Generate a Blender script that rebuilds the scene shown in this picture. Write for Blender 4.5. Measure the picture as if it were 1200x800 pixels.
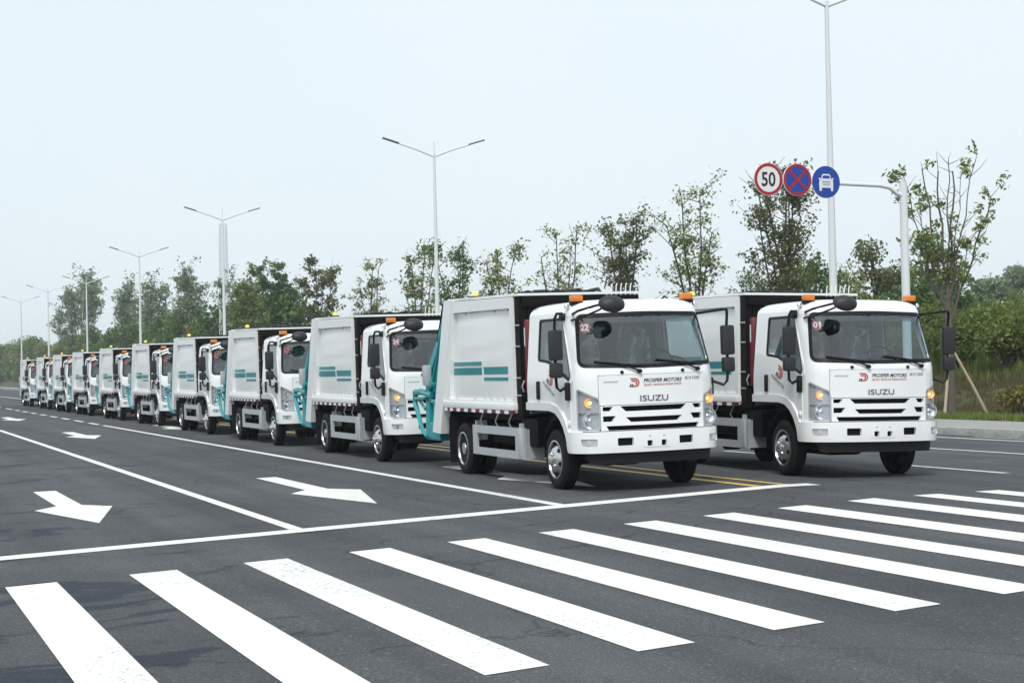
import bpy, bmesh, math, random
import numpy as np
from mathutils import Vector, Matrix
from mathutils.geometry import delaunay_2d_cdt

for o in list(bpy.data.objects):
    bpy.data.objects.remove(o)
scene = bpy.context.scene
C = scene.collection
rad = math.radians

# ------------------------------------------------------------------ camera
CAM_H = 1.61
YAW, PITCH, ROLL, FPX = 0.367823, 0.015558, -0.0213787, 2000.0
cam_d = bpy.data.cameras.new('camera')
cam = bpy.data.objects.new('camera', cam_d)
C.objects.link(cam)
scene.camera = cam
cam_d.sensor_fit = 'HORIZONTAL'
cam_d.sensor_width = 36.0
cam_d.lens = FPX / 1200.0 * 36.0
cam_d.clip_start = 0.1
cam_d.clip_end = 6000
_F = Vector((math.sin(YAW) * math.cos(PITCH), math.cos(YAW) * math.cos(PITCH), math.sin(PITCH)))
_R = Vector((math.cos(YAW), -math.sin(YAW), 0))
_U = _R.cross(_F)
R2 = _R * math.cos(ROLL) + _U * math.sin(ROLL)
U2 = _U * math.cos(ROLL) - _R * math.sin(ROLL)
M3 = Matrix((R2, U2, -_F)).transposed()
cam.matrix_world = Matrix.Translation((0, 0, CAM_H)) @ M3.to_4x4()

# ------------------------------------------------------------------ sky, sun, exposure
SUN_EL, SUN_AZ = 50.0, 212.0        # azimuth measured from +Y towards +X
world = bpy.data.worlds.new('World')
scene.world = world
world.use_nodes = True
wn = world.node_tree.nodes
wl = world.node_tree.links
wn.clear()
w_out = wn.new('ShaderNodeOutputWorld')
w_bg = wn.new('ShaderNodeBackground')
w_sky = wn.new('ShaderNodeTexSky')
w_sky.sky_type = 'NISHITA'
w_sky.sun_disc = False
w_sky.sun_elevation = rad(SUN_EL)
w_sky.sun_rotation = rad(SUN_AZ)
w_sky.dust_density = 4.0
w_mix = wn.new('ShaderNodeMix')
w_mix.data_type = 'RGBA'
w_mix.inputs[0].default_value = 0.9
w_mix.inputs[7].default_value = (8.45, 9.45, 9.95, 1)      # even overcast veil in front of the blue sky
w_tc = wn.new('ShaderNodeTexCoord')
w_ns = wn.new('ShaderNodeTexNoise')                        # faint unevenness of the cloud layer, all round
w_ns.inputs['Scale'].default_value = 2.2
w_ns.inputs['Detail'].default_value = 4
wl.new(w_tc.outputs['Generated'], w_ns.inputs['Vector'])
w_rp = wn.new('ShaderNodeValToRGB')
w_rp.color_ramp.elements[0].position = 0.3
w_rp.color_ramp.elements[0].color = (8.15, 9.2, 9.8, 1)
w_rp.color_ramp.elements[1].position = 0.7
w_rp.color_ramp.elements[1].color = (8.8, 9.7, 10.1, 1)
wl.new(w_ns.outputs['Fac'], w_rp.inputs[0])
wl.new(w_rp.outputs[0], w_mix.inputs[7])
wl.new(w_sky.outputs[0], w_mix.inputs[6])
wl.new(w_mix.outputs[2], w_bg.inputs[0])
w_bg.inputs[1].default_value = 0.081
wl.new(w_bg.outputs[0], w_out.inputs[0])
sun_d = bpy.data.lights.new('sun', 'SUN')
sun = bpy.data.objects.new('sun', sun_d)
C.objects.link(sun)
sun_d.energy = 1.9
sun_d.angle = rad(16)
sun_d.color = (1.0, 0.97, 0.92)
sd = Vector((math.sin(rad(SUN_AZ)) * math.cos(rad(SUN_EL)), math.cos(rad(SUN_AZ)) * math.cos(rad(SUN_EL)), math.sin(rad(SUN_EL))))
sun.rotation_euler = sd.to_track_quat('Z', 'Y').to_euler()
scene.view_settings.view_transform = 'Standard'
scene.view_settings.look = 'None'
scene.view_settings.exposure = 0.40
scene.view_settings.gamma = 1.0
scene.view_settings.use_curve_mapping = False

# ------------------------------------------------------------------ materials
MAT = {}
def new_mat(name):
    m = bpy.data.materials.new(name)
    m.use_nodes = True
    MAT[name] = m
    nt = m.node_tree
    return m, nt, nt.nodes['Principled BSDF']
def nd(nt, t, **kw):
    n = nt.nodes.new(t)
    for k, v in kw.items():
        setattr(n, k, v)
    return n
def mixc(nt, fac, a, b):
    n = nt.nodes.new('ShaderNodeMix')
    n.data_type = 'RGBA'
    for i, v in ((0, fac), (6, a), (7, b)):
        if hasattr(v, 'is_linked'):
            nt.links.new(v, n.inputs[i])
        elif i == 0:
            n.inputs[0].default_value = v
        else:
            n.inputs[i].default_value = (*v, 1)
    return n.outputs[2]
def noise(nt, vec, scale, detail=4, rough=0.55, dist=0.0):
    n = nt.nodes.new('ShaderNodeTexNoise')
    n.inputs['Scale'].default_value = scale
    n.inputs['Detail'].default_value = detail
    n.inputs['Roughness'].default_value = rough
    n.inputs['Distortion'].default_value = dist
    if vec is not None:
        nt.links.new(vec, n.inputs['Vector'])
    return n.outputs['Fac']
def ramp(nt, fac, stops):
    n = nt.nodes.new('ShaderNodeValToRGB')
    els = n.color_ramp.elements
    while len(els) < len(stops):
        els.new(0.5)
    for e, (p, c) in zip(els, stops):
        e.position = p
        e.color = c if len(c) == 4 else (*c, 1)
    nt.links.new(fac, n.inputs[0])
    return n.outputs[0]
def objco(nt, scale=(1, 1, 1), kind='Object'):
    tc = nt.nodes.new('ShaderNodeTexCoord')
    mp = nt.nodes.new('ShaderNodeMapping')
    mp.inputs['Scale'].default_value = scale
    nt.links.new(tc.outputs[kind], mp.inputs['Vector'])
    return mp.outputs['Vector']
def bump(nt, h, strength, dist=0.01):
    n = nt.nodes.new('ShaderNodeBump')
    n.inputs['Strength'].default_value = strength
    n.inputs['Distance'].default_value = dist
    nt.links.new(h, n.inputs['Height'])
    return n.outputs[0]

def simple(name, col, rough=0.5, metal=0.0, coat=0.0, var=0.08, vscale=3.0, spec=0.5, bmp=0.0):
    m, nt, b = new_mat(name)
    v = objco(nt)
    f = noise(nt, v, vscale, 5)
    dark = tuple(c * (1 - var) for c in col)
    lite = tuple(min(1, c * (1 + var * .6)) for c in col)
    nt.links.new(mixc(nt, f, dark, lite), b.inputs['Base Color'])
    b.inputs['Roughness'].default_value = rough
    b.inputs['Metallic'].default_value = metal
    b.inputs['Specular IOR Level'].default_value = spec
    b.inputs['Coat Weight'].default_value = coat
    b.inputs['Coat Roughness'].default_value = 0.08
    if bmp:
        nt.links.new(bump(nt, noise(nt, v, vscale * 12, 3), bmp, .004), b.inputs['Normal'])
    return m
def emis(name, col, strength, base=None):
    m, nt, b = new_mat(name)
    b.inputs['Base Color'].default_value = (*(base or col), 1)
    b.inputs['Emission Color'].default_value = (*col, 1)
    b.inputs['Emission Strength'].default_value = strength
    b.inputs['Roughness'].default_value = 0.3
    return m
def glass(name, tint, refl=1.0, ior=1.55):
    m, nt, b = new_mat(name)
    nt.nodes.remove(b)
    out = nt.nodes['Material Output']
    tr = nd(nt, 'ShaderNodeBsdfTransparent')
    tr.inputs[0].default_value = (*tint, 1)
    gl = nd(nt, 'ShaderNodeBsdfGlossy')
    gl.inputs['Roughness'].default_value = 0.02
    gl.inputs['Color'].default_value = (refl, refl, refl, 1)
    geo = nd(nt, 'ShaderNodeNewGeometry')
    dt = nd(nt, 'ShaderNodeVectorMath', operation='DOT_PRODUCT')
    nt.links.new(geo.outputs['Normal'], dt.inputs[0])
    nt.links.new(geo.outputs['Incoming'], dt.inputs[1])
    ab = nd(nt, 'ShaderNodeMath', operation='ABSOLUTE')
    nt.links.new(dt.outputs['Value'], ab.inputs[0])
    om = nd(nt, 'ShaderNodeMath', operation='SUBTRACT', use_clamp=True)
    om.inputs[0].default_value = 1.0
    nt.links.new(ab.outputs[0], om.inputs[1])
    pw = nd(nt, 'ShaderNodeMath', operation='POWER')
    nt.links.new(om.outputs[0], pw.inputs[0])
    pw.inputs[1].default_value = 5.0
    f0 = 2 * ((ior - 1) / (ior + 1)) ** 2
    fr = nd(nt, 'ShaderNodeMath', operation='MULTIPLY_ADD')
    nt.links.new(pw.outputs[0], fr.inputs[0])
    fr.inputs[1].default_value = 1 - f0
    fr.inputs[2].default_value = f0
    mx = nd(nt, 'ShaderNodeMixShader')
    nt.links.new(fr.outputs[0], mx.inputs[0])
    nt.links.new(tr.outputs[0], mx.inputs[1])
    nt.links.new(gl.outputs[0], mx.inputs[2])
    nt.links.new(mx.outputs[0], out.inputs[0])
    return m

simple('paint_white', (0.82, 0.835, 0.84), 0.22, coat=0.9, var=0.03, vscale=1.3)
simple('box_white', (0.78, 0.80, 0.80), 0.38, coat=0.2, var=0.06, vscale=1.7)
simple('teal', (0.004, 0.29, 0.33), 0.35, coat=0.4, var=0.12, vscale=4)
simple('teal_decal', (0.004, 0.22, 0.24), 0.4, var=0.06)
simple('black_plastic', (0.008, 0.008, 0.009), 0.5, var=0.25, vscale=6, spec=.25)
simple('black_frame', (0.006, 0.006, 0.007), 0.7, var=0.3, vscale=5, spec=.12)
simple('rubber', (0.011, 0.011, 0.012), 0.85, var=0.25, vscale=14, bmp=0.3, spec=.2)
simple('tread', (0.010, 0.010, 0.011), 0.85, var=0.3, vscale=20, bmp=0.6)
simple('steel', (0.62, 0.63, 0.64), 0.28, metal=0.9, var=0.2, vscale=9)
simple('guard_grey', (0.50, 0.53, 0.55), 0.4, metal=0.3, var=0.12, vscale=4)
simple('polished', (0.9, 0.91, 0.93), 0.04, metal=1.0, var=0.02)
simple('chrome', (0.82, 0.84, 0.87), 0.25, metal=0.75, var=0.05)
simple('lamp_grey', (0.55, 0.57, 0.60), 0.28, metal=0.45, var=0.15, vscale=20)
simple('interior', (0.14, 0.175, 0.20), 0.7, var=0.2, vscale=5)
simple('seat', (0.17, 0.20, 0.225), 0.8, var=0.25, vscale=9)
simple('letter_grey', (0.16, 0.17, 0.19), 0.3, metal=0.6)
simple('letter_dark', (0.02, 0.02, 0.022), 0.5)
simple('decal_red', (0.48, 0.035, 0.04), 0.4)
simple('red_part', (0.13, 0.004, 0.009), 0.5, var=0.2)
simple('sticker_red', (0.50, 0.02, 0.03), 0.4)
simple('sticker_white', (0.8, 0.8, 0.8), 0.5)
simple('mirror_back', (0.016, 0.017, 0.020), 0.55, var=0.2, vscale=10)
simple('pole_white', (0.66, 0.69, 0.71), 0.45, var=0.06, vscale=2)
simple('lamp_head', (0.10, 0.11, 0.12), 0.5)
simple('sign_blue', (0.003, 0.045, 0.32), 0.45, var=0.05)
simple('sign_red', (0.34, 0.006, 0.015), 0.45, var=0.05)
simple('sign_white', (0.72, 0.73, 0.74), 0.5, var=0.05)
simple('sign_black', (0.012, 0.012, 0.014), 0.5)
simple('stake_wood', (0.40, 0.34, 0.24), 0.8, var=0.25, vscale=12)
simple('building_wall', (0.62, 0.64, 0.65), 0.8, var=0.08, vscale=.3)
simple('building_blue', (0.10, 0.20, 0.36), 0.6, var=0.1, vscale=.4)
simple('building_window', (0.06, 0.08, 0.10), 0.2)
emis('amber_lit', (1.0, 0.42, 0.12), 0.30, (.8, .42, .16))
emis('bulb_lit', (1.0, 0.70, 0.30), 1.2, (.9, .6, .2))
emis('amber_warm', (1.0, 0.55, 0.22), 0.5, (.8, .4, .2))
emis('yellow_lit', (1.0, 0.68, 0.10), 0.3, (.8, .55, .1))
simple('amber_unlit', (0.62, 0.50, 0.40), 0.2, metal=.4, var=.1)
simple('amber', (0.72, 0.20, 0.015), 0.3, coat=.5, var=.15, vscale=30)
glass('windshield_glass', (0.76, 0.88, 0.90), 1.0, 1.6)
glass('window_glass', (0.50, 0.60, 0.63), 1.0, 1.7)
glass('lens_glass', (0.9, 0.92, 0.94), 1.0)
glass('plastic_wrap', (0.80, 0.82, 0.84), 1.0)
glass('shade_band', (0.12, 0.42, 0.44), .8)

# asphalt: aggregate grain, long paving streaks, worn patches with dark re-laid spots
def asphalt(name, base):
    m, nt, b = new_mat(name)
    L = nt.links
    co = objco(nt)
    grain = noise(nt, co, 95, 3, .7)
    spk = noise(nt, co, 42, 2, .6)
    big = noise(nt, co, .35, 5, .6)
    streak = noise(nt, objco(nt, (1.6, .07, 1)), 1.0, 5, .6)
    c1 = mixc(nt, ramp(nt, grain, [(.3, (0, 0, 0)), (.72, (1, 1, 1))]), tuple(c * .50 for c in base), tuple(c * 1.6 for c in base))
    c2 = mixc(nt, ramp(nt, spk, [(.60, (0, 0, 0)), (.70, (1, 1, 1))]), c1, tuple(c * 2.3 for c in base))
    mul = nd(nt, 'ShaderNodeMix', data_type='RGBA', blend_type='MULTIPLY')
    mul.inputs[0].default_value = 1
    L.new(c2, mul.inputs[6])
    L.new(ramp(nt, big, [(.3, (.80, .80, .82)), (.7, (1.14, 1.13, 1.1))]), mul.inputs[7])
    mul2 = nd(nt, 'ShaderNodeMix', data_type='RGBA', blend_type='MULTIPLY')
    mul2.inputs[0].default_value = 1
    L.new(mul.outputs[2], mul2.inputs[6])
    L.new(ramp(nt, streak, [(.3, (.90, .90, .91)), (.7, (1.12, 1.11, 1.09))]), mul2.inputs[7])
    # dark ragged patches where the surface course has worn, only in the kerb-side lane (x < 5 m)
    pn = noise(nt, objco(nt, (.55, .80, 1)), 1.0, 7, .58, .8)
    sep = nd(nt, 'ShaderNodeSeparateXYZ')
    tc = nd(nt, 'ShaderNodeTexCoord')
    L.new(tc.outputs['Object'], sep.inputs[0])
    mr = nd(nt, 'ShaderNodeMapRange')
    mr.inputs[1].default_value = 1.5
    mr.inputs[2].default_value = 6.0
    mr.inputs[3].default_value = 0.0
    mr.inputs[4].default_value = 0.13
    L.new(sep.outputs[0], mr.inputs[0])
    sub = nd(nt, 'ShaderNodeMath', operation='SUBTRACT')
    L.new(pn, sub.inputs[0])
    L.new(mr.outputs[0], sub.inputs[1])
    mask = ramp(nt, sub.outputs[0], [(.535, (0, 0, 0)), (.555, (1, 1, 1))])
    mul3 = nd(nt, 'ShaderNodeMix', data_type='RGBA', blend_type='MULTIPLY')
    L.new(mask, mul3.inputs[0])
    L.new(mul2.outputs[2], mul3.inputs[6])
    mul3.inputs[7].default_value = (.45, .51, .62, 1)
    # thin meandering cracks and darker tyre paths along the lanes
    vo = nd(nt, 'ShaderNodeTexVoronoi', feature='DISTANCE_TO_EDGE')
    wob = nd(nt, 'ShaderNodeVectorMath', operation='MULTIPLY_ADD')
    wn2 = nd(nt, 'ShaderNodeTexNoise'); wn2.inputs['Scale'].default_value = 1.4; wn2.inputs['Detail'].default_value = 5
    L.new(co, wn2.inputs['Vector'])
    L.new(wn2.outputs['Color'], wob.inputs[0]); wob.inputs[1].default_value = (1.1, 1.1, 0); L.new(co, wob.inputs[2])
    L.new(wob.outputs[0], vo.inputs['Vector']); vo.inputs['Scale'].default_value = .16
    ck = ramp(nt, vo.outputs['Distance'], [(.0, (.45, .45, .47)), (.0035, (1, 1, 1))])
    mul4 = nd(nt, 'ShaderNodeMix', data_type='RGBA', blend_type='MULTIPLY')
    mul4.inputs[0].default_value = .8
    L.new(mul3.outputs[2], mul4.inputs[6]); L.new(ck, mul4.inputs[7])
    tt = noise(nt, objco(nt, (1.1, .018, 1)), 1.3, 3, .5)
    mul5 = nd(nt, 'ShaderNodeMix', data_type='RGBA', blend_type='MULTIPLY')
    mul5.inputs[0].default_value = 1
    L.new(mul4.outputs[2], mul5.inputs[6])
    L.new(ramp(nt, tt, [(.35, (.84, .84, .85)), (.62, (1.08, 1.08, 1.07))]), mul5.inputs[7])
    L.new(mul5.outputs[2], b.inputs['Base Color'])
    rr = nd(nt, 'ShaderNodeMapRange')
    rr.inputs[3].default_value = .85
    rr.inputs[4].default_value = .7
    L.new(mask, rr.inputs[0])
    L.new(rr.outputs[0], b.inputs['Roughness'])
    b.inputs['Specular IOR Level'].default_value = .08
    L.new(bump(nt, grain, .55, .006), b.inputs['Normal'])
    return m
asphalt('asphalt', (0.078, 0.083, 0.090))

def paint(name, col):
    m, nt, b = new_mat(name)
    co = objco(nt)
    w = noise(nt, co, 3.2, 8, .7)
    g = noise(nt, co, 60, 3, .7)
    st = noise(nt, objco(nt, (1, .12, 1)), 5, 6, .7)
    c = mixc(nt, ramp(nt, w, [(.45, (0, 0, 0)), (.75, (.6, .6, .6))]), col, tuple(k * .72 for k in col))
    c = mixc(nt, ramp(nt, st, [(.6, (0, 0, 0)), (.8, (.4, .4, .4))]), c, tuple(k * .6 for k in col))
    c = mixc(nt, ramp(nt, g, [(.62, (0, 0, 0)), (.8, (.5, .5, .5))]), c, tuple(k * .55 for k in col))
    # paint lost in small flakes where traffic has worn it
    fl = noise(nt, co, 24, 6, .75, .3)
    pa = noise(nt, objco(nt, (1, .35, 1)), .9, 4, .6)
    ad = nd(nt, 'ShaderNodeMath', operation='MULTIPLY_ADD')
    nt.links.new(pa, ad.inputs[0]); ad.inputs[1].default_value = .42; nt.links.new(fl, ad.inputs[2])
    c = mixc(nt, ramp(nt, ad.outputs[0], [(.80, (0, 0, 0)), (.88, (.85, .85, .85))]), c, (.11, .115, .12))
    nt.links.new(c, b.inputs['Base Color'])
    b.inputs['Roughness'].default_value = .6
    nt.links.new(bump(nt, g, .4, .004), b.inputs['Normal'])
    return m
paint('road_white', (0.76, 0.765, 0.74))
paint('road_yellow', (0.66, 0.42, 0.10))
def ground_mat(name, a, bcol, c3, sc):
    m, nt, b = new_mat(name)
    co = objco(nt)
    f = noise(nt, co, sc, 8, .65)
    g = noise(nt, co, sc * 9, 5, .7)
    c = mixc(nt, ramp(nt, f, [(.35, (0, 0, 0)), (.65, (1, 1, 1))]), a, bcol)
    c = mixc(nt, ramp(nt, g, [(.5, (0, 0, 0)), (.7, (1, 1, 1))]), c, c3)
    nt.links.new(c, b.inputs['Base Color'])
    b.inputs['Roughness'].default_value = .9
    nt.links.new(bump(nt, g, .8, .08), b.inputs['Normal'])
    return m
ground_mat('soil', (.050, .060, .022), (.085, .062, .038), (.06, .075, .025), .5)
ground_mat('field', (.05, .075, .025), (.07, .085, .03), (.08, .07, .04), .05)
ground_mat('paving', (.30, .30, .29), (.36, .355, .34), (.27, .27, .26), 1.2)
ground_mat('kerb_stone', (.38, .38, .37), (.46, .46, .45), (.30, .30, .29), 1.6)

def leaf_mat(name, cols, trans=.42):
    m, nt, b = new_mat(name)
    gi = nd(nt, 'ShaderNodeNewGeometry')
    st = [(i / max(1, len(cols) - 1), c) for i, c in enumerate(cols)]
    c = ramp(nt, gi.outputs['Random Per Island'], st)
    nt.links.new(c, b.inputs['Base Color'])
    b.inputs['Roughness'].default_value = .55
    b.inputs['Specular IOR Level'].default_value = .3
    out = nt.nodes['Material Output']
    tl = nd(nt, 'ShaderNodeBsdfTranslucent')
    nt.links.new(c, tl.inputs[0])
    mx = nd(nt, 'ShaderNodeMixShader')
    mx.inputs[0].default_value = trans
    nt.links.new(b.outputs[0], mx.inputs[1])
    nt.links.new(tl.outputs[0], mx.inputs[2])
    nt.links.new(mx.outputs[0], out.inputs[0])
    return m
leaf_mat('leaf_olive', [(0.097, 0.151, 0.045), (0.178, 0.267, 0.066), (0.242, 0.316, 0.081), (0.294, 0.250, 0.097), (0.145, 0.217, 0.055)])
leaf_mat('leaf_russet', [(0.083, 0.115, 0.044), (0.143, 0.172, 0.066), (0.165, 0.184, 0.072), (0.220, 0.161, 0.088), (0.132, 0.172, 0.061), (0.105, 0.138, 0.050), (0.154, 0.184, 0.066)])
leaf_mat('leaf_green', [(0.054, 0.109, 0.034), (0.094, 0.181, 0.050), (0.135, 0.241, 0.062), (0.074, 0.145, 0.042)])
leaf_mat('leaf_hazed', [(0.158, 0.245, 0.136), (0.223, 0.300, 0.177), (0.264, 0.300, 0.203), (0.184, 0.271, 0.149)])  # leaf greens paled, distance haze put into the colour
leaf_mat('leaf_grass', [(0.094, 0.172, 0.028), (0.158, 0.242, 0.043), (0.205, 0.252, 0.062), (0.167, 0.151, 0.062), (0.112, 0.202, 0.031)])
leaf_mat('leaf_shrub', [(.09, .14, .035), (.13, .19, .045), (.16, .20, .055), (.11, .16, .04)])
leaf_mat('leaf_dry', [(.14, .13, .05), (.17, .14, .07), (.10, .12, .04), (.15, .10, .06), (.11, .14, .045)])
leaf_mat('leaf_yellow', [(.20, .17, .03), (.15, .17, .03), (.24, .18, .05), (.10, .13, .03)])
def bark(name, a, b2):
    m, nt, b = new_mat(name)
    f = noise(nt, objco(nt, (6, 6, 1.2)), 2.5, 6, .7)
    nt.links.new(mixc(nt, f, a, b2), b.inputs['Base Color'])
    b.inputs['Roughness'].default_value = .9
    nt.links.new(bump(nt, f, .7, .02), b.inputs['Normal'])
bark('bark', (.055, .045, .038), (.15, .13, .115))
bark('bark_dark', (.03, .026, .022), (.085, .075, .065))

# ------------------------------------------------------------------ mesh helpers
class MB:
    def __init__(s):
        s.v, s.f, s.m = [], [], []
    def add(s, vs, fs, mi=0):
        k = len(s.v)
        s.v += [tuple(p) for p in vs]
        s.f += [tuple(i + k for i in f) for f in fs]
        s.m += [mi] * len(fs)
    def box(s, c, d, bev=0.0, rot=None, mi=0, seg=2):
        bm = bmesh.new()
        bmesh.ops.create_cube(bm, size=1)
        for v in bm.verts:
            v.co = Vector((v.co.x * d[0], v.co.y * d[1], v.co.z * d[2]))
        if bev:
            bmesh.ops.bevel(bm, geom=bm.edges[:], offset=min(bev, min(d) * .45), segments=seg, affect='EDGES', profile=.6)
        R = rot.to_matrix() if rot is not None else None
        vs = [(R @ v.co if R else v.co) + Vector(c) for v in bm.verts]
        bm.verts.index_update()
        s.add(vs, [[v.index for v in f.verts] for f in bm.faces], mi)
        bm.free()
    def tube(s, pts, r, n=8, caps=True, mi=0):
        pts = [Vector(p) for p in pts]
        rs = r if isinstance(r, (list, tuple)) else [r] * len(pts)
        rings = []
        up = None
        for i, p in enumerate(pts):
            t = (pts[min(i + 1, len(pts) - 1)] - pts[max(i - 1, 0)])
            if t.length < 1e-9:
                t = Vector((0, 0, 1))
            t.normalize()
            if up is None:
                up = Vector((0, 0, 1)) if abs(t.z) < .9 else Vector((1, 0, 0))
            a = t.cross(up)
            if a.length < 1e-4:
                a = t.cross(Vector((0, 1, 0)))
            a.normalize()
            b = a.cross(t)
            up = b
            rings.append([p + (a * math.cos(2 * math.pi * k / n) + b * math.sin(2 * math.pi * k / n)) * rs[i] for k in range(n)])
        vs = [q for rg in rings for q in rg]
        fs = []
        for i in range(len(rings) - 1):
            for k in range(n):
                fs.append((i * n + k, i * n + (k + 1) % n, (i + 1) * n + (k + 1) % n, (i + 1) * n + k))
        if caps:
            fs.append(tuple(range(n))[::-1])
            fs.append(tuple((len(rings) - 1) * n + k for k in range(n)))
        s.add(vs, fs, mi)
    def lathe(s, prof, o=(0, 0, 0), axis='X', n=32, mi=0, sgn=1):
        vs, fs = [], []
        for (h, r) in prof:
            for k in range(n):
                a = 2 * math.pi * k / n
                c, d = r * math.cos(a), r * math.sin(a)
                p = {'X': (sgn * h, c, d), 'Y': (c, sgn * h, d), 'Z': (c, d, sgn * h)}[axis]
                vs.append((p[0] + o[0], p[1] + o[1], p[2] + o[2]))
        for i in range(len(prof) - 1):
            for k in range(n):
                fs.append((i * n + k, i * n + (k + 1) % n, (i + 1) * n + (k + 1) % n, (i + 1) * n + k))
        if prof[0][1] > 1e-5:
            fs.append(tuple(range(n)))
        if prof[-1][1] > 1e-5:
            fs.append(tuple((len(prof) - 1) * n + k for k in range(n)))
        s.add(vs, fs, mi)
    def prism(s, poly, lo, hi, axis='X', mi=0):
        n = len(poly)
        def P(a, b, h):
            return {'X': (h, a, b), 'Y': (a, h, b), 'Z': (a, b, h)}[axis]
        vs = [P(a, b, lo) for a, b in poly] + [P(a, b, hi) for a, b in poly]
        fs = [tuple(range(n)), tuple(range(2 * n - 1, n - 1, -1))]
        fs += [(i, i + n, (i + 1) % n + n, (i + 1) % n) for i in range(n)]
        s.add(vs, fs, mi)
    def mesh(s, name, mats, smooth=40):
        me = bpy.data.meshes.new(name)
        me.from_pydata(s.v, [], s.f)
        for mt in (mats if isinstance(mats, (list, tuple)) else [mats]):
            me.materials.append(MAT[mt])
        me.polygons.foreach_set('material_index', s.m)
        bm = bmesh.new()
        bm.from_mesh(me)
        bmesh.ops.recalc_face_normals(bm, faces=bm.faces)
        bm.to_mesh(me)
        bm.free()
        if smooth:
            me.shade_smooth()
            me.set_sharp_from_angle(angle=rad(smooth))
        me.update()
        return me
    def obj(s, name, mats, parent=None, smooth=40):
        return link(name, s.mesh(name, mats, smooth), parent)
def link(name, me, parent=None):
    o = bpy.data.objects.new(name, me)
    C.objects.link(o)
    if parent is not None:
        o.parent = parent
    return o
def tag(o, label, cat, group=None, kind=None):
    if label: o['label'] = label
    if cat: o['category'] = cat
    if group: o['group'] = group
    if kind: o['kind'] = kind
    return o
def empty(name, loc, label, cat, group=None, rot=(0, 0, 0)):
    o = bpy.data.objects.new(name, None)
    C.objects.link(o)
    o.location = loc
    o.rotation_euler = rot
    o.empty_display_size = .3
    return tag(o, label, cat, group)
def copy_tree(o, parent=None):
    c = o.copy()
    C.objects.link(c)
    c.parent = parent
    for ch in o.children:
        copy_tree(ch, c)
    return c

def round_poly(pts, r, seg=5):
    out = []
    n = len(pts)
    rs = r if isinstance(r, (list, tuple)) else [r] * n
    for i in range(n):
        p = Vector(pts[i]); a = Vector(pts[i - 1]); b = Vector(pts[(i + 1) % n])
        da, db = (a - p), (b - p)
        k = min(rs[i], da.length * .48, db.length * .48)
        if k < 1e-4:
            out.append(tuple(p)); continue
        A, B = p + da.normalized() * k, p + db.normalized() * k
        for j in range(seg + 1):
            t = j / seg
            q = A * (1 - t) ** 2 + p * 2 * t * (1 - t) + B * t ** 2
            out.append(tuple(q))
    return out
def area2(p):
    return sum(p[i - 1][0] * p[i][1] - p[i][0] * p[i - 1][1] for i in range(len(p)))
def inset(p, d):
    n = len(p)
    sg = 1 if area2(p) > 0 else -1
    out = []
    for i in range(n):
        a, b, c = Vector(p[i - 1]), Vector(p[i]), Vector(p[(i + 1) % n])
        t = (c - a)
        if t.length < 1e-9:
            out.append(tuple(b)); continue
        t.normalize()
        nn = Vector((-t.y, t.x)) * sg
        out.append(tuple(b + nn * d))
    return out
def inside(p, poly):
    x, y = p
    r = False
    j = len(poly) - 1
    for i in range(len(poly)):
        xi, yi = poly[i]; xj, yj = poly[j]
        if (yi > y) != (yj > y) and x < (xj - xi) * (y - yi) / (yj - yi) + xi:
            r = not r
        j = i
    return r
def densify(poly, d):
    out = []
    for i in range(len(poly)):
        a, b = Vector(poly[i]), Vector(poly[(i + 1) % len(poly)])
        k = max(1, int(math.ceil((b - a).length / d)))
        for j in range(k):
            out.append(tuple(a.lerp(b, j / k)))
    return out
def panel(mb, fn, outline, holes=(), step=.08, thick=.0, off=0.0, mi=0):
    """sheet cut to an outline (with holes) in a surface's own coordinates, laid on that surface and given thickness"""
    loops = [densify(outline, step)] + [densify(h, step) for h in holes]
    V, E = [], []
    for lp in loops:
        k = len(V)
        V += lp
        E += [(k + i, k + (i + 1) % len(lp)) for i in range(len(lp))]
    xs = [p[0] for p in outline]; ys = [p[1] for p in outline]
    nx, ny = int((max(xs) - min(xs)) / step), int((max(ys) - min(ys)) / step)
    for i in range(1, nx + 1):
        for j in range(1, ny + 1):
            q = (min(xs) + (i - .5 + .5 * (j % 2) * .6) * (max(xs) - min(xs)) / (nx + 1) , min(ys) + j * (max(ys) - min(ys)) / (ny + 1))
            if inside(q, outline) and not any(inside(q, h) for h in holes):
                V.append(q)
    r = delaunay_2d_cdt([Vector(v) for v in V], E, [], 0, 1e-5)
    ov, of = r[0], r[2]
    keep = []
    for f in of:
        c = (sum(ov[i].x for i in f) / len(f), sum(ov[i].y for i in f) / len(f))
        if inside(c, outline) and not any(inside(c, h) for h in holes):
            keep.append(tuple(f))
    n = len(ov)
    vs = [fn(v.x, v.y, off) for v in ov]
    fs = list(keep)
    if thick:
        vs += [fn(v.x, v.y, off - thick) for v in ov]
        cnt = {}
        for f in keep:
            for i in range(len(f)):
                e = (f[i], f[(i + 1) % len(f)])
                k = tuple(sorted(e))
                cnt[k] = None if k in cnt else e
        fs += [tuple(i + n for i in f[::-1]) for f in keep]
        fs += [(e[1], e[0], e[0] + n, e[1] + n) for e in cnt.values() if e]
    used = sorted({i for f in fs for i in f})
    mp = {i: k for k, i in enumerate(used)}
    mb.add([vs[i] for i in used], [tuple(mp[i] for i in f) for f in fs], mi)

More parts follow.
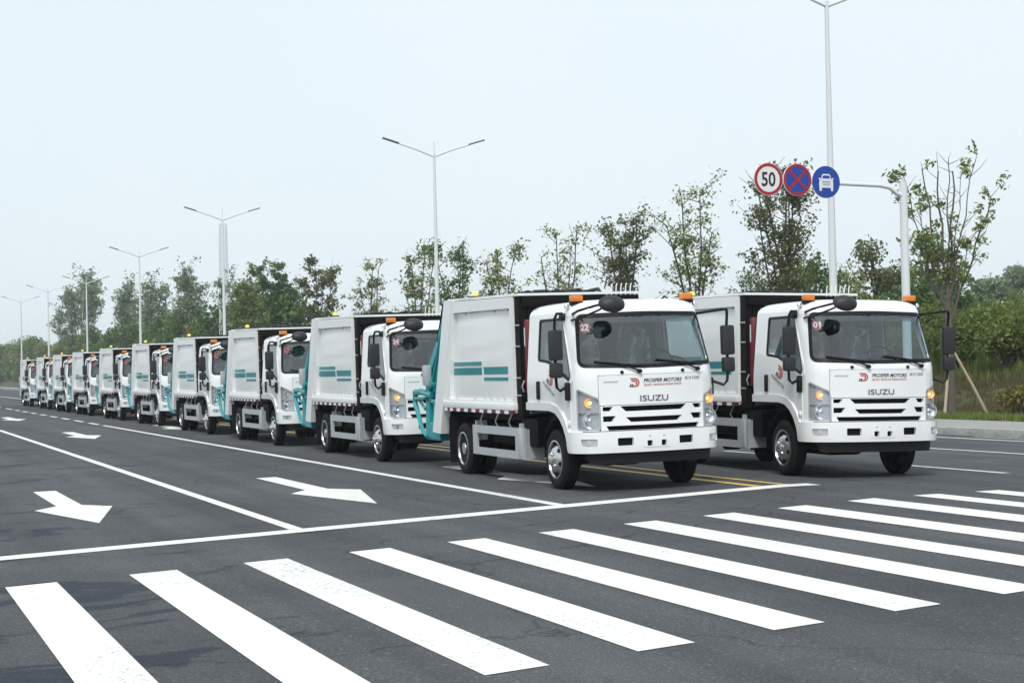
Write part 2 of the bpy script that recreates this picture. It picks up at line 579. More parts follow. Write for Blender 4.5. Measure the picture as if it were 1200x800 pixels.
def text_mesh(name, body, height, mat, shear=0.0, bold=0.0, width=None, depth=0.0):
    cu = bpy.data.curves.new('t', 'FONT')
    cu.body = body
    cu.shear = shear
    cu.offset = bold
    cu.extrude = depth
    cu.align_x = 'CENTER'
    cu.resolution_u = 3
    to = bpy.data.objects.new('t', cu)
    C.objects.link(to)
    dg = bpy.context.evaluated_depsgraph_get()
    me = bpy.data.meshes.new_from_object(to.evaluated_get(dg))
    bpy.data.objects.remove(to)
    bpy.data.curves.remove(cu)
    co = np.array([v.co[:] for v in me.vertices])
    lo, hi = co.min(0), co.max(0)
    sy = height / (hi[1] - lo[1])
    sx = (width / (hi[0] - lo[0])) if width else sy
    for v in me.vertices:
        v.co = ((v.co.x - (lo[0] + hi[0]) / 2) * sx, (v.co.y - (lo[1] + hi[1]) / 2) * sy, v.co.z)
    me.name = name
    me.materials.clear()
    me.materials.append(MAT[mat])
    return me
def lay(me, fn):
    for v in me.vertices:
        v.co = fn(v.co.x, v.co.y, v.co.z)
    return me

# ------------------------------------------------------------------ the road
XC = 11.2214
SL, SR = 0.013154, 0.016376
def zg(x):
    return -SL * (XC - x) if x < XC else -SR * (x - XC)
SKEW = 0.227727
KERB_X = 24.6
Y_END = 520.0

def strip(mb, xs, y0, y1, dz, n=1):
    for i in range(len(xs) - 1):
        a, b = xs[i], xs[i + 1]
        mb.add([(a, y0, zg(a) + dz), (b, y0, zg(b) + dz), (b, y1, zg(b) + dz), (a, y1, zg(a) + dz)], [(0, 1, 2, 3)])
mb = MB()
mb.add([(x, y, zg(x)) for y in (-60, Y_END) for x in (-30, 0, XC, KERB_X + .06)], [(0, 1, 5, 4), (1, 2, 6, 5), (2, 3, 7, 6)])
road = tag(mb.obj('road', 'asphalt', smooth=0), None, None, kind='structure')
PZ = 0.005
def poly_mark(name, pts, mat, holes=None):
    m = MB()
    pts2 = densify(pts, 2.5)
    m.add([(x, y, zg(x) + PZ) for x, y in pts2], [tuple(range(len(pts2)))])
    me = m.mesh(name, mat, 0)
    bm = bmesh.new(); bm.from_mesh(me)
    bmesh.ops.triangulate(bm, faces=bm.faces[:])
    bmesh.ops.recalc_face_normals(bm, faces=bm.faces[:])
    for f in bm.faces:
        if f.normal.z < 0: f.normal_flip()
    bm.to_mesh(me); bm.free()
    return link(name, me, road)
def line_mark(name, x, w, y0, y1, mat='road_white'):
    m = MB()
    m.add([(x - w / 2, y0, zg(x - w / 2) + PZ), (x + w / 2, y0, zg(x + w / 2) + PZ), (x + w / 2, y1, zg(x + w / 2) + PZ), (x - w / 2, y1, zg(x - w / 2) + PZ)], [(0, 1, 2, 3)])
    return m.obj(name, mat, road, 0)
ZX0, ZP, ZW, ZY0, ZY1 = 1.1445, 1.05787, 0.4312, 8.2515, 14.6021
for i in range(-2, 19):
    xa, xb = ZX0 + i * ZP, ZX0 + i * ZP + ZW
    poly_mark('crosswalk_stripe', [(xa, ZY0 + SKEW * xa), (xb, ZY0 + SKEW * xb), (xb, ZY1 + SKEW * xb), (xa, ZY1 + SKEW * xa)], 'road_white')
YS, SW = 16.785, .37
mb = MB()
for xa, xb in ((-9, XC), (XC, 11.8)):
    mb.add([(x, YS + x * SKEW + d, zg(x) + PZ) for x, d in ((xa, 0), (xb, 0), (xb, SW), (xa, SW))], [(0, 1, 2, 3)])
mb.obj('stop_line', 'road_white', road, 0)
def ystop(x): return YS + SW + SKEW * x + .012
XA, XB = 4.447, 7.86
line_mark('lane_line', XA, .15, ystop(XA), 59.0)
line_mark('lane_line', XB, .15, ystop(XB), 59.2)
line_mark('lane_line', 1.0, .15, ystop(1.0), 59.0)
y = 60.4
for k in range(26):
    line_mark('lane_dash', XB, .16, y, y + 2.6 if k < 8 else y + 4)
    if k < 12: line_mark('lane_dash', XA, .15, y, y + 2.6)
    y += 4.35 if k < 8 else 8
line_mark('centre_line', 10.98, .13, ystop(10.98), 118, 'road_yellow')
line_mark('centre_line', 11.42, .13, ystop(11.42), 118, 'road_yellow')
line_mark('centre_line', 12.45, .22, 128, 300)
y = 20.6
for k in range(14):
    line_mark('lane_dash', 15.6, .13, y, y + 2.5); y += 6.1
y = 25.2
for k in range(14):
    line_mark('lane_dash', 19.65, .14, y, y + 3.4); y += 7.0
line_mark('edge_line', 23.35, .16, 10, 300)
line_mark('edge_line', 24.25, .10, 10, 33.2)
def arrow(x, tip, tail, hw=.5, sw=.165, head=2.5):
    return poly_mark('lane_arrow', [(x - sw, tail), (x - sw, tip + head + .55), (x - hw, tip + head), (x, tip), (x + hw, tip + head), (x + sw, tip + head + .55), (x + sw, tail)], 'road_white')
arrow(2.66, 20.55, 26.8); arrow(6.14, 20.8, 27.05); arrow(9.35, 21.2, 27.3)
arrow(6.05, 47.3, 53.8); arrow(6.08, 70.5, 77.5); arrow(9.3, 50.6, 57); arrow(2.6, 47.0, 53.5)

# ------------------------------------------------------------------ kerb, pavement, verge, embankment
KZ = zg(KERB_X) + .17
mb = MB()
mb.box((KERB_X + .17, 230, KZ - .22), (.22, 580, .3))
kerb = tag(mb.obj('kerb', 'kerb_stone', smooth=0), None, None, kind='structure')
ks = MB(); ks.box((0, 0, 0), (.24, .985, .32), .018)
ksm = ks.mesh('kerb_stone', 'kerb_stone')
rnd = random.Random(4)
for k in range(120):
    o = link('kerb_stone', ksm, kerb)
    o.location = (KERB_X + .17 + rnd.uniform(-.006, .006), 14.5 + k, KZ - .157 + rnd.uniform(-.006, .006))
mb = MB()
mb.add([(KERB_X + .28, -40, KZ - .012), (27.9, -40, KZ + .005), (27.9, Y_END, KZ + .005), (KERB_X + .28, Y_END, KZ - .012)], [(0, 1, 2, 3)])
tag(mb.obj('pavement', 'paving', smooth=0), None, None, kind='structure')

def hz(x, y):
    """embankment height"""
    t = min(1, max(0, (x - 31.2) / 8.5)); t = t * t * (3 - 2 * t)
    n = .35 * math.sin(x * .55 + y * .21) + .25 * math.sin(y * .43 + 1.3) + .15 * math.sin(x * 1.3 - y * .9)
    return KZ + .005 - .12 * min(1, max(0, (x - 27.9) / 1.5)) + t * (2.15 + n * .8) + max(0, x - 44) * .008 + .05 * math.sin(x * 2.1 + y * 1.7) * t
xs = [27.9, 28.6, 29.4, 30.2, 31, 31.8, 32.6, 33.5, 34.5, 35.5, 36.5, 37.5, 38.5, 39.5, 40.5, 41.5, 42.5, 43.5, 45, 47, 50, 55, 62, 75, 100]
ys = [-40 + 2.0 * i for i in range(110)] + [182 + 12 * i for i in range(29)]
mb = MB()
nx = len(xs)
mb.add([(x, y, hz(x, y)) for y in ys for x in xs], [(j * nx + i, j * nx + i + 1, (j + 1) * nx + i + 1, (j + 1) * nx + i) for j in range(len(ys) - 1) for i in range(nx - 1)])
tag(mb.obj('embankment', 'soil', smooth=180), None, None, kind='structure')
mb = MB()
mb.add([(-2500, -2500, -.75), (2500, -2500, -.75), (2500, 2500, -.75), (-2500, 2500, -.75)], [(0, 1, 2, 3)])
tag(mb.obj('ground', 'field', smooth=0), None, None, kind='structure')

# ------------------------------------------------------------------ foliage helpers
def leaf_mesh(name, pts, size, mat, seed, up=.35, elong=1.5):
    """one folded leaf (two triangles) at every point"""
    rng = np.random.default_rng(seed)
    P = np.asarray(pts, float)
    n = len(P)
    nrm = rng.normal(size=(n, 3)); nrm[:, 2] = np.abs(nrm[:, 2]) + up
    nrm /= np.linalg.norm(nrm, axis=1)[:, None]
    t = rng.normal(size=(n, 3)); t -= nrm * (t * nrm).sum(1)[:, None]
    t /= np.linalg.norm(t, axis=1)[:, None]
    b = np.cross(nrm, t)
    s = size * rng.uniform(.55, 1.25, n)[:, None]
    v = np.empty((n, 4, 3))
    v[:, 0] = P - t * s * elong * .5
    v[:, 1] = P + b * s * .42 + nrm * s * .12
    v[:, 2] = P + t * s * elong * .5
    v[:, 3] = P - b * s * .42 + nrm * s * .12
    me = bpy.data.meshes.new(name)
    me.vertices.add(n * 4); me.loops.add(n * 6); me.polygons.add(n * 2)
    me.vertices.foreach_set('co', v.ravel())
    k = (np.arange(n) * 4)[:, None]
    me.loops.foreach_set('vertex_index', (k + np.array([0, 1, 2, 0, 2, 3])).ravel().astype(np.int32))
    me.polygons.foreach_set('loop_start', (np.arange(n * 2) * 3).astype(np.int32))
    me.materials.append(MAT[mat])
    me.update(calc_edges=True)
    me.validate()
    return me

def grow_tree(seed, h, stems=5, lean=.22, fork=.3, leaf=.13, per=14, twigs=16, dense=1.0, trunk_r=.13, low=.35, droop=.0, spread=.9):
    """upright pollarded street tree: short bole, several steep limbs, side twigs with leaf clusters"""
    rn = random.Random(seed)
    wood = MB()
    leaves = []
    hb = h * fork
    wob = [Vector((rn.uniform(-.05, .05), rn.uniform(-.05, .05), 0)) for _ in range(4)]
    bole = [Vector((0, 0, -.15)), Vector((0, 0, hb * .4)) + wob[0], Vector((0, 0, hb)) + wob[1]]
    wood.tube(bole, [trunk_r * 1.25, trunk_r, trunk_r * .9], 9)
    for k in range(stems):
        a = 2 * math.pi * (k + rn.uniform(-.3, .3)) / stems
        L = (h - hb) * (rn.uniform(.72, 1.0) if k else 1.0)
        ln = lean * (rn.uniform(.5, 1.5) if k else .15)
        d = Vector((math.cos(a) * ln, math.sin(a) * ln, 1)).normalized()
        st = bole[-1] - Vector((0, 0, rn.uniform(0, hb * .35)))
        pts = [st]
        nseg = 6
        for i in range(nseg):
            q = pts[-1] + d * (L / nseg)
            d = (d + Vector((rn.uniform(-.1, .1), rn.uniform(-.1, .1), .12))).normalized()
            pts.append(q)
        r0 = trunk_r * rn.uniform(.42, .62)
        wood.tube(pts, [r0 * (1 - .62 * i / nseg) for i in range(nseg + 1)], 6)
        nt = int(twigs * rn.uniform(.7, 1.3))
        for j in range(nt):
            f = rn.uniform(low, 1.0) if rn.random() > .12 else 1.0
            i = min(nseg - 1, int(f * nseg))
            p = pts[i].lerp(pts[i + 1], f * nseg - i) if f < 1 else pts[-1]
            aa = rn.uniform(0, 2 * math.pi)
            tl = (rn.uniform(.25, .9) if rn.random() < .8 else rn.uniform(1.0, 1.6)) * spread * (1.15 - .55 * f)
            td = Vector((math.cos(aa), math.sin(aa), rn.uniform(.25, 1.1) - droop)).normalized()
            e1 = p + td * tl * .55
            e2 = e1 + (td + Vector((rn.uniform(-.4, .4), rn.uniform(-.4, .4), rn.uniform(-.2, .5)))).normalized() * tl * .6
            wood.tube([p, e1, e2], [.02, .014, .006], 4, False)
            if rn.random() < .30:
                continue
            for c in (e1, e2, e1.lerp(e2, .5)):
                cr = rn.uniform(.07, .19) * spread
                for _ in range(int(per * dense * rn.uniform(.4, 1.3))):
                    leaves.append((c.x + rn.gauss(0, cr), c.y + rn.gauss(0, cr), c.z + rn.gauss(0, cr * .8)))
    return wood, leaves
def fan_tree(stems, fork, trunk_r, seed, axis):
    """nearly bare pruned tree: straight bole, long whippy limbs in a fan, few leaf clusters on side twigs"""
    q = random.Random(seed)
    w = MB(); lv = []
    w.tube([(0, 0, -.15), (.02, 0, fork * .5), (0, 0, fork)], [trunk_r * 1.25, trunk_r, trunk_r * .9], 10)
    dep = Vector((-axis.y, axis.x, 0))
    for (lat, hh, r, bow, leafy, z0) in stems:
        dd = q.uniform(-.55, .55)
        p0 = Vector((0, 0, fork + z0)); pts = []
        for i in range(9):
            t = i / 8
            l = lat * (t ** (1 / bow)) + .05 * math.sin(i * 1.9 + lat * 5)
            pts.append(p0 + axis * l + dep * (dd * t + .04 * math.sin(i * 2.3)) + Vector((0, 0, hh * t)))
        w.tube(pts, [r * (1 - .6 * i / 8) for i in range(9)], 6)
        for j in range(int(13 * leafy) + 4):
            f = q.uniform(.22, .99) if j else .99
            i = min(7, int(f * 8)); p = pts[i].lerp(pts[i + 1], f * 8 - i)
            a = q.uniform(0, 6.28); tl = q.uniform(.25, .85)
            td = (axis * math.cos(a) + dep * math.sin(a) + Vector((0, 0, q.uniform(.3, 1.3)))).normalized()
            e1 = p + td * tl * .6; e2 = e1 + (td + Vector((q.uniform(-.4, .4), q.uniform(-.4, .4), q.uniform(-.1, .4)))).normalized() * tl * .5
            w.tube([p, e1, e2], [.013, .009, .004], 4, False)
            if q.random() < .62 * min(1, leafy):
                for c in (e1.lerp(e2, .4), e2):
                    for _ in range(q.randint(5, 15)):
                        lv.append((c.x + q.gauss(0, .09), c.y + q.gauss(0, .09), c.z + q.gauss(0, .08)))
    return w, lv
def put_tree(name, x, y, z, label, group, wood_me, leaf_me, rot=0, sc=1.0):
    t = empty(name, (x, y, z), label, 'tree', group, (0, 0, rot))
    t.scale = (sc, sc, sc)
    link('trunk', wood_me, t)
    link('crown', leaf_me, t)
    return t
# ------------------------------------------------------------------ garbage truck (front faces -Y, wheels stand on z = 0, front axle at y = 0)
CA, CR, CY0, CB = .66, .34, -1.14, .075
CARC = CR * math.pi / 2
def cab(u, z, off=0.0):
    s = -1 if u < 0 else 1
    au = abs(u)
    if au <= CA:
        x, y, nx, ny, w = au, CY0 + CB * (au / CA) ** 2, 0, -1, 1
    elif au <= CA + CARC:
        th = (au - CA) / CR
        x, y, nx, ny, w = CA + CR * math.sin(th), CY0 + CB + CR * (1 - math.cos(th)), math.sin(th), -math.cos(th), 1
    else:
        d = au - CA - CARC
        x, y, nx, ny, w = CA + CR, CY0 + CB + CR + d, 1, 0, max(0, 1 - d / .9)
    lean = .36 * max(0, z - 1.56) - .02 * max(0, 1.2 - z)
    tp = 1 - .075 * max(0, (z - 1.45) / .95)
    return Vector((s * (x + nx * off) * tp, y + ny * off + lean * w, z))
def uy(y): return CA + CARC + (y - (CY0 + CB + CR))
def side_pts(pts, s): 
    q = [(s * uy(y), z) for y, z in pts]
    return q
def mir(pts): return [(-a, b) for a, b in pts][::-1]

ARCH = [(-.58, .66), (-.55, .74), (-.47, .86), (-.36, .96), (-.2, 1.04), (0, 1.07), (.92, 1.07)]
WIN = round_poly([(.50, 2.29), (-.585, 2.29), (-.74, 1.49), (-.69, 1.45), (.10, 1.70), (.50, 1.73)], .05, 3)
DOOR = [(.64, 2.355), (-.60, 2.355), (-.80, 1.45), (-.73, 1.38), (-.73, .76), (-.66, .76), (-.56, .88), (-.44, .99), (-.27, 1.09), (-.02, 1.13), (.64, 1.13)]
WS = round_poly([(-1.03, 1.625), (0, 1.595), (1.03, 1.625), (.99, 2.325), (0, 2.345), (-.99, 2.325)], [.13, .3, .13, .12, .3, .12], 6)
HL = round_poly([(.735, .815), (1.06, .815), (1.06, 1.335), (1.03, 1.345), (.735, 1.215)], [.02, .04, .04, .04, .03], 3)
FP = [(-.745, 1.13), (.745, 1.13), (.745, 1.515), (-.745, 1.515)]
GP = [(-.73, .80), (.73, .80), (.73, 1.122), (-.73, 1.122)]

def logo(mb, ox, oz, s, fn, mi=0):
    """round-backed emblem with two bars running out of it, a dark pair of slanted bars below"""
    def arc(r0, r1, a0, a1, n=10):
        p = [(ox + s * (.1 + r1 * math.cos(rad(a0 + (a1 - a0) * i / n))), oz + s * r1 * math.sin(rad(a0 + (a1 - a0) * i / n))) for i in range(n + 1)]
        p += [(ox + s * (.1 + r0 * math.cos(rad(a1 + (a0 - a1) * i / n))), oz + s * r0 * math.sin(rad(a1 + (a0 - a1) * i / n))) for i in range(n + 1)]
        return p
    for pts in (arc(.34, .5, -90, 90), arc(.1, .26, -90, 90),
                [(ox + s * -.55, oz + s * .5), (ox + s * -.4, oz + s * .34), (ox + s * .1, oz + s * .34), (ox + s * .1, oz + s * .5)],
                [(ox + s * -.4, oz + s * .26), (ox + s * -.3, oz + s * .1), (ox + s * .1, oz + s * .1), (ox + s * .1, oz + s * .26)],
                [(ox + s * -.3, oz + s * -.5), (ox + s * -.1, oz + s * -.34), (ox + s * .1, oz + s * -.34), (ox + s * .1, oz + s * -.5)]):
        mb.add([fn(a, b) for a, b in pts], [tuple(range(len(pts)))], mi)
    for k in (0, .22):
        pts = [(ox + s * (-.62 + k), oz + s * -.5), (ox + s * (-.46 + k), oz + s * -.5), (ox + s * (-.3 + k), oz + s * -.16), (ox + s * (-.46 + k), oz + s * -.16)]
        mb.add([fn(a, b) for a, b in pts], [(0, 1, 2, 3)], mi + 1)

def build_truck():
    T = empty('garbage_truck', (0, 0, 0), 'x', 'truck', 'white garbage trucks parked on the road')
    # --- cab shell
    mb = MB()
    out = side_pts(ARCH, 1)
    right = [(CA + CARC - .05, .66)] + out + [(uy(.92), 2.36)]
    left = [(-a, b) for a, b in right][::-1]
    outline = [(-.99, .80), (.99, .80), (.99, .66)] + right + left + [(-.99, .66)]
    holes = [inset(WS, -.001), inset(HL, -.004), mir(inset(HL, -.004)), [(-.75, .803), (.75, .803), (.75, 1.519), (-.75, 1.519)], side_pts(WIN, 1), side_pts(WIN, -1)]
    panel(mb, cab, outline, holes, .09, .03)
    shell = mb.obj('cab_shell', 'paint_white', T, 45)
    # roof
    mb = MB()
    us = [uy(.92) * (-1 + 2 * i / 64) for i in range(65)]
    base = [cab(u, 2.355) for u in us]
    cx = Vector((0, .10, 0))
    rings = []
    for k, z in ((0, 2.355), (.015, 2.40), (.05, 2.445), (.12, 2.482), (.26, 2.508), (.5, 2.524), (.8, 2.53)):
        rings.append([Vector((p.x * (1 - k * .95), p.y + (.14 - p.y) * k, z)) for p in base])
    n = len(us)
    vs = [p for r in rings for p in r]
    fs = [(i * n + j, i * n + (j + 1) % n, (i + 1) * n + (j + 1) % n, (i + 1) * n + j) for i in range(len(rings) - 1) for j in range(n)]
    fs.append(tuple((len(rings) - 1) * n + j for j in range(n)))
    mb.add(vs, fs)
    mb.obj('roof', 'paint_white', T, 60)
    # rear wall with a window
    mb = MB()
    def rear(a, b, off=0): return Vector((a * (1 - .075 * max(0, (b - 1.45) / .95)), .90 + off, b))
    rw = round_poly([(-.5, 1.72), (.5, 1.72), (.5, 2.2), (-.5, 2.2)], .06, 3)
    panel(mb, rear, [(-.98, 1.0), (.98, 1.0), (.98, 2.42), (-.98, 2.42)], [rw], .3, .04)
    mb.obj('rear_wall', 'interior', T)
    mb = MB(); panel(mb, rear, rw, (), .4, 0, -.01); mb.obj('rear_window', 'window_glass', T)
    # floor pan under the cab
    mb = MB(); mb.box((0, 0, .95), (1.5, 1.4, .1)); mb.box((0, -.55, 1.02), (1.7, .5, .06)); mb.box((0, -.9, .9), (1.5, .1, .4)); mb.obj('floor_pan', 'black_frame', T)
    # doors, windows
    for s in (1, -1):
        mb = MB()
        panel(mb, cab, side_pts(round_poly(DOOR, [.06, .06, .03, .03, .03, .02, .02, .02, .02, .02, .05], 3), s), [side_pts(inset(WIN, -.006), s)], .1, .010, .012)
        d = mb.obj('door', 'paint_white', T, 40)
        mb = MB()
        panel(mb, cab, side_pts(inset(WIN, -.004), s), [side_pts(inset(WIN, .03), s)], .12, .014, .010)
        mb.obj('window_seal', 'black_plastic', d)
        mb = MB()
        c = cab(s * uy(.42), 1.33, .012)
        mb.box((c.x + s * .012, c.y, 1.33), (.05, .075, .25), .02)
        mb.obj('door_handle', 'black_plastic', d)
        mb = MB(); panel(mb, cab, side_pts(inset(WIN, .025), s), (), .15, 0, -.004)
        mb.obj('side_window', 'window_glass', T, 60)
        # fender flare
        mb = MB()
        inner = [(-.60, .66), (-.57, .74), (-.485, .87), (-.37, .975), (-.205, 1.055), (0, 1.085), (.90, 1.085)]
        outer = [(-.71, .66), (-.68, .77), (-.58, .92), (-.45, 1.035), (-.26, 1.125), (-.02, 1.165), (.90, 1.165)]
        inner = [(y, z - .028) for y, z in inner]
        panel(mb, cab, side_pts(inner + outer[::-1], s), (), .1, .05, .035)
        mb.obj('fender_flare', 'paint_white', T, 40)
        # small side indicator
        mb = MB(); c = cab(s * uy(-.68), .90, .02)
        mb.lathe([(0, .045), (.012, .04), (.02, .02)], c, 'X', 14, 0, s)
        mb.obj('side_indicator', 'sticker_white', T)
        # door emblem, seen from outside (reads along the door, slanting down to the front)
        me = MB()
        ang = rad(-24)
        def df(a, b, s=s):
            yy, zz = -.02 - s * 0 + (-a if s < 0 else a) * -1 * (1 if s < 0 else -1) * 1.0, 0
            # s = -1 is the side seen on the photograph's left: text runs towards the front (-y)
            ca, sa = math.cos(ang), math.sin(ang)
            aa, bb = a * ca - b * sa, a * sa + b * ca
            yy = .02 - aa if s < 0 else .02 + aa
            return cab(s * uy(yy), 1.40 + bb, .0255)
        logo(me, 0, .10, .17, df)
        me.obj('door_emblem', ['decal_red', 'letter_dark'], T, 0)
        tm = text_mesh('door_lettering', 'PROSPER MOTORS', .042, 'letter_dark', .3, .012, .46)
        lay(tm, lambda a, b, c: df(a, b - .045))
        link('door_lettering', tm, T)
    # windshield
    mb = MB(); panel(mb, cab, inset(WS, .002), [inset(WS, .052)], .06, .012, .007); mb.obj('windshield_seal', 'black_plastic', T, 60)
    mb = MB(); panel(mb, cab, inset(WS, .045), (), .08, 0, -.002); wsh = mb.obj('windshield', 'windshield_glass', T, 80)
    mb = MB(); band = [(-.94, 2.20), (.94, 2.20), (.935, 2.272), (0, 2.29), (-.935, 2.272)]
    panel(mb, cab, band, (), .1, 0, -.008); mb.obj('shade_band', 'shade_band', wsh, 80)
    # front panel, grille
    mb = MB(); panel(mb, cab, round_poly(FP, .02, 3), (), .1, .02, .006); mb.obj('front_panel', 'paint_white', T, 60)
    mb = MB()
    slots = [[(-.40, 1.045), (.40, 1.045), (.47, 1.112), (-.47, 1.112)], [(-.335, .905), (.335, .905), (.40, .968), (-.40, .968)], [(-.63, .803), (.63, .803), (.66, .862), (-.66, .862)]]
    for s in (1, -1):
        a = [(.60, 1.055), (.70, 1.055), (.70, 1.110), (.565, 1.110)]
        b = [(.575, .918), (.70, .918), (.70, .99), (.53, .99)]
        slots += [[(s * p, q) for p, q in c] for c in (a, b)]
    panel(mb, cab, GP, slots, .09, .05, .006)
    gr = mb.obj('grille', 'paint_white', T, 40)
    mb = MB(); panel(mb, cab, inset(GP, .01), (), .2, .01, -.06)
    for z in (.83, .935, 1.08): panel(mb, cab, [(-.6, z - .006), (.6, z - .006), (.6, z + .006), (-.6, z + .006)], (), .2, .01, -.035)
    mb.obj('grille_mesh', 'black_frame', gr)
    # emblem & lettering
    f0 = lambda a, b, c=0: cab(a, b, .009)
    def put_text(name, body, h, x, z, mat, **k):
        d = k.pop('depth', 0)
        tm = text_mesh(name, body, h, mat, **k)
        lay(tm, lambda a, b, c: cab(a + x, b + z, .0095 + d))
        return link(name, tm, T)
    put_text('front_lettering', 'ISUZU', .078, 0, 1.205, 'letter_grey', bold=.012, width=.40, depth=.004)
    put_text('front_lettering', 'PROSPER MOTORS', .05, .135, 1.435, 'letter_dark', shear=.3, bold=.02, width=.56)
    put_text('front_lettering', 'ISUZU VEHICLE SPARE PARTS', .028, .135, 1.378, 'decal_red', shear=.2, bold=.01, width=.55)
    put_text('front_lettering', 'KV100', .042, .58, 1.448, 'letter_grey', bold=.01, width=.22)
    put_text('front_lettering', 'QINGLING', .024, -.58, 1.428, 'letter_grey', bold=.005, width=.19, shear=.3)
    me = MB(); logo(me, -.27, 1.412, .115, f0); me.obj('front_emblem', ['decal_red', 'letter_dark'], T, 0)
    # washer nozzles and wipers
    for s in (1, -1):
        mb = MB(); c = cab(s * .435, 1.552, 0); mb.lathe([(-.01, .022), (.02, .022), (.03, .012)], c, 'Y', 12, 0, -1); mb.obj('washer_nozzle', 'black_plastic', T)
    for a0, z0, pts in ((-.20, 1.56, [(-.20, 1.565), (-.30, 1.60), (-.45, 1.645)]), (.67, 1.565, [(.67, 1.565), (.55, 1.61), (.40, 1.65)])):
        mb = MB()
        mb.tube([cab(a, z, .035) for a, z in pts], [.016, .012, .009], 6)
        blade = [(pts[2][0] - .34 + .75 * t, pts[2][1] + .055 * (1 - t) - .035 * t) for t in (0, .2, .4, .6, .8, .92)]
        mb.tube([cab(a, z, .022) for a, z in blade], .012, 5)
        mb.lathe([(-.02, .03), (.03, .026)], cab(a0, z0, .02), 'Y', 10, 0, -1)
        mb.obj('wiper', 'black_plastic', T)
    # headlights
    for s in (1, -1):
        P = [(s * a, b) for a, b in HL]
        mb = MB(); panel(mb, cab, P, (), .07, .02, -.035)
        edge = [(s * a, b) for a, b in inset(HL, .014)]
        panel(mb, cab, P, [edge], .1, .035, .006)
        panel(mb, cab, [(s * .745, 1.035), (s * 1.05, 1.035), (s * 1.05, 1.07), (s * .745, 1.07)], (), .06, .02, -.005)
        hl = mb.obj('headlight', 'lamp_grey', T, 40)
        mb = MB(); c = cab(s * .875, .93, -.03)
        mb.lathe([(-.03, 0), (-.03, .055), (-.02, .08), (.0, .095), (.02, .10), (.0, .102)], c, 'Y', 22, 0, -1); mb.f.pop(); mb.m.pop()
        mb.lathe([(-.03, .045), (-.005, .042), (.012, .025), (.016, 0)], c, 'Y', 16, 0, -1)
        mb.lathe([(.012, .112), (.024, .108), (.024, .098), (.012, .098)], c, 'Y', 22, 1, -1)
        for _ in range(2): mb.f.pop(); mb.m.pop()
        mb.obj('reflector', ['polished', 'lamp_grey'], hl)
        mb = MB(); c = cab(s * .87, 1.165, -.025)
        mb.lathe([(-.028, .0), (-.02, .04), (.0, .06), (.012, .068), (.0, .07)], c, 'Y', 18, 0, -1); mb.f.pop(); mb.m.pop()
        mb.v = [(c.x + (x - c.x) * 1.15, y, c.z + (z - c.z) * .92) for x, y, z in mb.v]
        mb.lathe([(-.03, .022), (.0, .026), (.012, .016), (.016, 0)], c, 'Y', 12, 1, -1)
        mb.obj('indicator_lamp', ['amber_lit', 'bulb_lit'], hl)
        mb = MB(); panel(mb, cab, edge, (), .08, 0, .0); mb.obj('lens', 'lens_glass', hl, 60)
    # bumper
    def bum(u, z, off=0):
        p = cab(u, z, off + .045 - .03 * max(0, (.62 - z) / .12) * .4)
        return p
    mb = MB()
    bo = round_poly([(-uy(-.62), .515), (uy(-.62), .515), (uy(-.62), .792), (-uy(-.62), .792)], .05, 4)
    bh = []
    for s in (1, -1):
        for c, w, h, zz in ((.885, .10, .045, .655), (.43, .105, .05, .655), (.10, .038, .036, .625)):
            bh.append(round_poly([(s * c - w, zz - h), (s * c + w, zz - h), (s * c + w, zz + h), (s * c - w, zz + h)], .012, 2))
    panel(mb, bum, bo, bh, .07, .05)
    bp = mb.obj('bumper', 'paint_white', T, 45)
    mb = MB(); panel(mb, bum, [(-1.0, .56), (1.0, .56), (1.0, .75), (-1.0, .75)], (), .1, .01, -.055); mb.obj('bumper_backing', 'black_frame', bp)
    mb = MB(); panel(mb, bum, [(-.19, .57), (.19, .57), (.19, .575), (-.19, .575)], (), .1, .006, .004)
    for s in (1, -1): mb.lathe([(0, .012), (.008, .01)], bum(s * .10, .72, 0), 'Y', 8, 0, -1)
    mb.obj('plate_bracket', 'lamp_grey', bp)
    for s in (1, -1):
        mb = MB(); panel(mb, bum, [(s * .885 - .098, .612), (s * .885 + .098, .612), (s * .885 + .098, .698), (s * .885 - .098, .698)], (), .05, .02, -.02)
        fg = mb.obj('fog_light', 'lamp_grey', bp)
        mb = MB(); mb.lathe([(.01, .036), (0, .03), (-.01, .0)], bum(s * .885, .655, -.012), 'Y', 14, 0, -1); mb.obj('reflector', 'chrome', fg)
    mb = MB(); panel(mb, cab, round_poly([(-.9, .37), (.9, .37), (1.02, .53), (-1.02, .53)], .02, 2), (), .1, .03, -.05)
    mb.box((0, -.5, .42), (1.5, .7, .05)); mb.obj('air_dam', 'black_plastic', T)
    # roof lamps
    for s in (1, -1):
        mb = MB(); mb.box((s * .80, -.52, 2.478), (.17, .10, .05), .01); b = mb.obj('roof_lamp', 'black_plastic', T)
        mb = MB(); mb.box((s * .80, -.52, 2.54), (.165, .095, .085), .016); mb.obj('lamp_lens', 'amber', b)
        mb = MB(); mb.lathe([(-.02, .035), (.015, .034), (.035, .022), (.042, 0)], (s * .93, -.50, 2.43), 'Z', 12); mb.obj('roof_dome', 'steel', T)
    # mirrors
    for s in (1, -1):
        a0 = cab(s * uy(-.62), 2.30, .01); a1 = cab(s * uy(-.70), 1.40, .02)
        X, Yp = s * 1.25, -.80
        if s < 0: X, Yp = -1.16, -.62
        mb = MB()
        mb.tube([a0, (X * .93, Yp - .08, 2.34), (X * .985, Yp - .06, 2.34), (X, Yp - .03, 2.28), (X, Yp, 2.1), (X, Yp, 1.5), (X * .99, Yp + .01, 1.38), (X * .95, Yp + .01, 1.33), a1], .02, 6)
        mb.box(a0 + Vector((0, .0, 0)), (.09, .13, .10), .03); mb.box(a1 + Vector((s * .015, 0, -.08)), (.06, .10, .24), .025)
